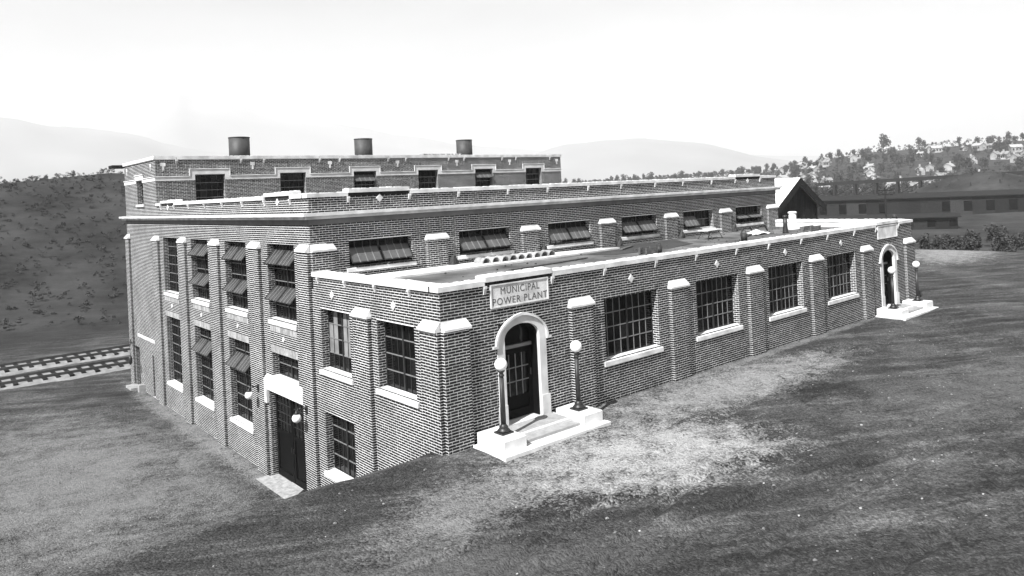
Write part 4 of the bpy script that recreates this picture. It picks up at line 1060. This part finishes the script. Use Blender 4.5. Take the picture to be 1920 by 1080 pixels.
def long_shed(p, q, w, h, rise, n, label, seed):
    """long low boarded building from p to q (front base line), door and window openings along its front"""
    random.seed(seed)
    p, q = Vector((*p, 0)), Vector((*q, 0)); z = min(gz(p.x, p.y), gz(q.x, q.y), -4.0)-.3; d_ = (q-p).normalized(); s_ = Vector((-d_.y, d_.x, 0))
    if (Vector((CX, CY, 0))-p).dot(s_) > 0: s_ = -s_
    Ln = (q-p).length; G = lambda a, b_, c: tuple(p+d_*a+s_*b_+Vector((0, 0, z+c)))
    t = empty('long_shed', tuple(p+d_*Ln/2+Vector((0, 0, z)))); tag(t, label, 'shed')
    def slab(a, b_, c0, c1, z0, z1, m_, nm):
        V = [G(a, c0, z0), G(b_, c0, z0), G(b_, c1, z0), G(a, c1, z0), G(a, c0, z1), G(b_, c0, z1), G(b_, c1, z1), G(a, c1, z1)]
        o = MB().hexa(V, m_).build(nm, t); return o
    step = Ln/n; slab(0, Ln, .25, w, 0, h, M_TIMBERD, 'back_wall')
    for k in range(n):
        a = k*step; kind = random.random(); m_ = M_TIMBERD if random.random() < .75 else M_TIMBER2
        slab(a, a+step*.62, 0, .2, 0, h, m_, 'wall_panel'); slab(a+step*.62, a+step, 0, .2, 0, h*.32, m_, 'wall_panel'); slab(a+step*.62, a+step, 0, .2, h*.8, h, m_, 'wall_panel')
        slab(a+step*.62, a+step, .1, .16, h*.32, h*.8, M_GLASS if kind < .7 else M_TIMBERD, 'window' if kind < .7 else 'shutter')
    V = [G(-.5, -.7, h), G(Ln+.5, -.7, h), G(Ln+.5, w/2, h+rise), G(-.5, w/2, h+rise), G(-.5, w+.5, h), G(Ln+.5, w+.5, h)]
    V += [(a, b_, c+.18) for a, b_, c in V]
    F = [(0, 1, 2, 3), (3, 2, 5, 4), (6, 9, 8, 7), (9, 10, 11, 8), (0, 6, 7, 1), (4, 5, 11, 10), (0, 3, 9, 6), (3, 4, 10, 9), (1, 7, 8, 2), (2, 8, 11, 5)]
    MB().raw(V, F, M_ROOFD).build('roof', t)
long_shed((150, 78), (178, 18), 9, 4.6, .9, 16, 'long dark low shed with window openings right of the gabled shed', 3)
long_shed((116, 58), (128, 34), 6, 2.3, .5, 8, 'lower dark boarded shed in front of the long shed', 5)
def trestle():
    p, q = Vector((250, 140, 0)), Vector((262, 70, 0)); d_ = (q-p).normalized(); s_ = Vector((-d_.y, d_.x, 0)); Ln = (q-p).length
    t = empty('railway_trestle', (256, 105, -4)); tag(t, 'dark timber railway trestle with many posts below the town hill', 'bridge'); z1 = 3.0
    G = lambda a, b_, c: tuple(p+d_*a+s_*b_+Vector((0, 0, c)))
    V = [G(-14, -1.6, z1-.9), G(Ln+20, -1.6, z1+.9), G(Ln+20, 1.6, z1+.9), G(-14, 1.6, z1-.9), G(-14, -1.6, z1+.3), G(Ln+20, -1.6, z1+2.1), G(Ln+20, 1.6, z1+2.1), G(-14, 1.6, z1+.3)]
    MB().hexa(V, M_ROOFD).build('deck', t)
    for k in range(11):
        a = k*Ln/10
        for b_ in (-1.2, 1.2): mb = MB(); mb.tube(G(a, b_*1.5, gz(*G(a, 0, 0)[:2])-.5), G(a, b_, z1-.3+a/Ln*1.2), .38, M_ROOFD, 6); mb.build('post', t)
        if k < 10: mb = MB(); mb.tube(G(a, -1.4, -1.5), G(a+Ln/10, -1.4, z1-.6), .2, M_ROOFD, 5); mb.build('brace', t)
trestle()
def utility_pole(x, y, h, label):
    z = gz(x, y); t = empty('utility_pole', (x, y, z)); tag(t, label, 'utility pole')
    mb = MB(); mb.tube((x, y, z-.3), (x+.05, y, z+h), .14, M_TIMBERD, 8, .10); mb.build('pole', t)
    for dz in (.4, 1.0):
        mb = MB(); mb.box(x-.5, x+.5, y-.9, y-.75, z+h-dz-.06, z+h-dz+.06, M_TIMBERD); mb.box(x-.06, x+.06, y-.9, y+.9, z+h-dz-.06, z+h-dz+.06, M_TIMBERD); mb.build('cross_arm', t)
utility_pole(96, 32, 8.0, 'dark utility pole standing before the long shed')
mb = MB(); zz = gz(80, 24); mb.lathe(80, 24, [(.25, zz-.2), (.25, zz+4.4), (.16, zz+4.5)], M_CANVAS, 12); mb.sphere((80, 24, zz+4.85), .3, M_BUCKET, 12, 8)
o = mb.build('marker_post'); tag(o, 'white marker post with black top beyond the far right wing corner', 'post')

# ------------------------------------------------------------------ trees and houses on the hills
def tree_mesh(seed, wide=1.0):
    r = random.Random(seed); mb = MB()
    mb.tube((0, 0, -.3), (0, 0, 2.4), .28, M_BARK, 7, .16)
    for k in range(5): a = r.uniform(0, 6.28); mb.tube((0, 0, 1.5+.2*k), (1.1*math.cos(a), 1.1*math.sin(a), 3+.3*k), .1, M_BARK, 5, .04)
    tr = mb.mesh('trunk')
    V = []; F = []
    for c in range(13):
        a, q = r.uniform(0, 6.28), r.uniform(0, 1.5)*wide; cx_, cy_, cz_ = q*math.cos(a), q*math.sin(a), r.uniform(2.2, 5.4)-q*.4; R = r.uniform(.7, 1.2)
        for k in range(42):
            u = Vector((r.gauss(0, 1), r.gauss(0, 1), r.gauss(0, 1))).normalized(); p = Vector((cx_, cy_, cz_))+u*R*r.uniform(.6, 1.05)
            n_ = Vector((r.gauss(0, 1), r.gauss(0, 1), r.gauss(0, 1)+.6)).normalized(); a1 = n_.orthogonal().normalized()*r.uniform(.2, .38); a2 = n_.cross(a1).normalized()*r.uniform(.15, .3)
            o_ = len(V); V += [p-a1, p+a2, p+a1, p-a2]; F.append((o_, o_+1, o_+2, o_+3))
    cm = MB().raw(V, F, M_LEAF).mesh('crown')
    return tr, cm
TREES = [tree_mesh(s, w) for s, w in ((1, 1), (2, 1.3), (3, .8), (4, 1.1))]
def plant_tree(x, y, s, label, group, k):
    z = gz(x, y); t = empty('tree', (x, y, z)); tag(t, label, 'tree', group)
    t.scale = (s, s, s*random.uniform(.85, 1.15)); t.rotation_euler.z = random.uniform(0, 6.28)
    for nm, me in zip(('trunk', 'crown'), TREES[k % 4]):
        o = bpy.data.objects.new(nm, me); COL.objects.link(o); o.parent = t
def polar(hd, R): a = math.radians(hd); return CX+R*math.cos(a), CY+R*math.sin(a)
random.seed(21)
n_t = 0
for k in range(150):
    hd = random.uniform(13, 33); R = random.uniform(290, 700); x, y = polar(hd, R)
    plant_tree(x, y, random.uniform(.7, 1.35), 'leafy tree among the houses on the far town hillside', 'trees on the town hillside', k)
for k in range(46):
    hd = random.uniform(30, 47); x, y = polar(hd, random.uniform(560, 740)); plant_tree(x, y, random.uniform(.7, 1.5), 'leafy tree in the low treeline behind the parapet of the hall', 'trees of the far treeline', k)
x, y = polar(23.6, 705); plant_tree(x, y, 2.6, 'large round tree standing alone on the crest of the town hill', None, 1)
x, y = polar(21.4, 708); plant_tree(x, y, 1.5, 'smaller round tree on the hill crest, right of the largest', None, 0)
for k in range(20):
    hd = random.uniform(13.5, 21.5); x, y = polar(hd, random.uniform(80, 112)); plant_tree(x, y, random.uniform(.3, .55), 'low dark bush beyond the far right corner of the wing', 'bushes beyond the right wing end', k)
def far_wood():
    V0 = [np.array([v.co[:] for v in TREES[k][1].vertices]) for k in range(4)]; VV = []; r = np.random.default_rng(4); n_ = 0
    for k in range(2700):
        hd = r.uniform(12, 46); R = r.uniform(300, 720) if hd < 33 else r.uniform(600, 740); x, y = polar(hd, R); sc = r.uniform(.4, 1.15); a = r.uniform(0, 6.28)
        v = V0[k % 4][:(160 if R > 350 else 2000)]; c_, s_ = math.cos(a)*sc, math.sin(a)*sc
        VV.append(np.stack([x+v[:, 0]*c_-v[:, 1]*s_, y+v[:, 0]*s_+v[:, 1]*c_, gz(x, y)+v[:, 2]*sc-.8*sc], -1))
    V = np.concatenate(VV); Q = np.arange(len(V)).reshape(-1, 4)
    o = link('far_wood', mesh_np('far_wood', V, Q, [M_LEAF])); tag(o, 'continuous scrub and woodland covering the far town hillside', 'woodland', kind='stuff')
far_wood()
def hill_scrub():
    V0 = [np.array([v.co[:] for v in TREES[k][1].vertices])[:240] for k in range(4)]; VV = []; r = np.random.default_rng(9)
    for k in range(900):
        hd = r.uniform(76, 90); R = 66+66*r.random()**.8; x, y = polar(hd, R); sc = .10+.22*r.random()**2; v = V0[k % 4]; a = r.uniform(0, 6.28); c_, s_ = math.cos(a)*sc, math.sin(a)*sc
        VV.append(np.stack([x+v[:, 0]*c_-v[:, 1]*s_, y+v[:, 0]*s_+v[:, 1]*c_, gz(x, y)+(v[:, 2]-2.2)*sc*.8, ], -1))
    for k in range(420):
        x, y = 196+r.normal(0, 17), 52+r.normal(0, 17); sc = .12+.3*r.random()**2; v = V0[k % 4]; a = r.uniform(0, 6.28); c_, s_ = math.cos(a)*sc, math.sin(a)*sc
        if x < 178: continue
        VV.append(np.stack([x+v[:, 0]*c_-v[:, 1]*s_, y+v[:, 0]*s_+v[:, 1]*c_, gz(x, y)+(v[:, 2]-2.2)*sc*.8, ], -1))
    V = np.concatenate(VV); Q = np.arange(len(V)).reshape(-1, 4)
    o = link('hillside_scrub', mesh_np('hillside_scrub', V, Q, [M_LEAF])); tag(o, 'low dark scrub covering the hillside and the far embankment', 'scrub', kind='stuff')
hill_scrub()
def house_meshes(w, d_, h, rise, bright):
    mb = MB(); mb.box(-w/2, w/2, -d_/2, d_/2, -1.5, h, M_HWALL)
    for s in (-1, 1): mb.raw([(s*w/2, -d_/2, h), (s*w/2, d_/2, h), (s*w/2, 0, h+rise)], [(0, 1, 2) if s > 0 else (2, 1, 0)], M_HWALL)
    wall_m = mb.mesh('wall'); mb = MB(); e = .35
    for s in (-1, 1):
        V = [(-w/2-e, s*(d_/2+e), h-.15), (w/2+e, s*(d_/2+e), h-.15), (w/2+e, 0, h+rise), (-w/2-e, 0, h+rise)]; V += [(a, b_, c+.2) for a, b_, c in V]
        mb.raw(V, BOXQ.tolist() if s < 0 else [list(reversed(f)) for f in BOXQ.tolist()], M_HROOF2 if bright else M_HROOF)
    rf = mb.mesh('roof'); mb = MB(); mb.box(w*.2, w*.2+.7, -.35, .35, h, h+rise+1.2, M_TILE); ch = mb.mesh('chimney')
    mb = MB(); mb.box(-.45, .45, -.03, .03, -.7, .7, M_GLASS); wi = mb.mesh('window')
    return wall_m, rf, ch, wi
HW_ = [(5, 4, 2.4), (6.5, 4.6, 3.2), (3.6, 3.2, 2), (4.2, 3.8, 3)]
HS = [house_meshes(w, d_, h, h*.5, b_) for (w, d_, h), b_ in zip(HW_, (False, True, True, False))]
def house(x, y, k, rot, label, group):
    z = gz(x, y); t = empty('house', (x, y, z)); tag(t, label, 'house', group); t.rotation_euler.z = rot
    ms = HS[k]; w, d_, h = HW_[k]
    wo_ = bpy.data.objects.new('wall', ms[0]); rf = bpy.data.objects.new('roof', ms[1]); ch = bpy.data.objects.new('chimney', ms[2])
    for o, p in ((wo_, t), (rf, t), (ch, rf)): COL.objects.link(o); o.parent = p
    for i in range(3):
        for s in (-1, 1):
            o = bpy.data.objects.new('window', ms[3]); COL.objects.link(o); o.parent = wo_; o.location = (-w*.3+i*w*.3, s*(d_/2+.04), h*.55)
random.seed(8)
for k in range(64):
    hd = random.uniform(14, 31.5); R = random.uniform(330, 640); x, y = polar(hd, R)
    house(x, y, random.randrange(4), random.uniform(0, 3.1), 'small pale house among trees on the far town hillside', 'houses on the town hillside')
for hd, R, k, lb in ((25.6, 560, 1, 'pale gabled house below the big round hilltop tree'), (22.6, 380, 1, 'large pale house above the middle of the trestle'), (17.9, 400, 1, 'large bright house at the right above the dark embankment')):
    x, y = polar(hd, R); house(x, y, k, .6, lb, None)

# ------------------------------------------------------------------ the air between here and the mountains
mh = bpy.data.materials.new('haze'); mh.use_nodes = True; nn = mh.node_tree.nodes; nn.clear()
vo = nn.new('ShaderNodeVolumePrincipled'); vo.inputs['Color'].default_value = (.86, .86, .86, 1); vo.inputs['Density'].default_value = 2.8e-4; vo.inputs['Anisotropy'].default_value = 0
ou = nn.new('ShaderNodeOutputMaterial'); mh.node_tree.links.new(vo.outputs[0], ou.inputs['Volume'])
hz = MB().box(-7000, 7000, -7000, 7000, -150, 880, mh).build('haze'); tag(hz, 'pale even haze lying between the plant and the mountains', 'haze', kind='stuff')
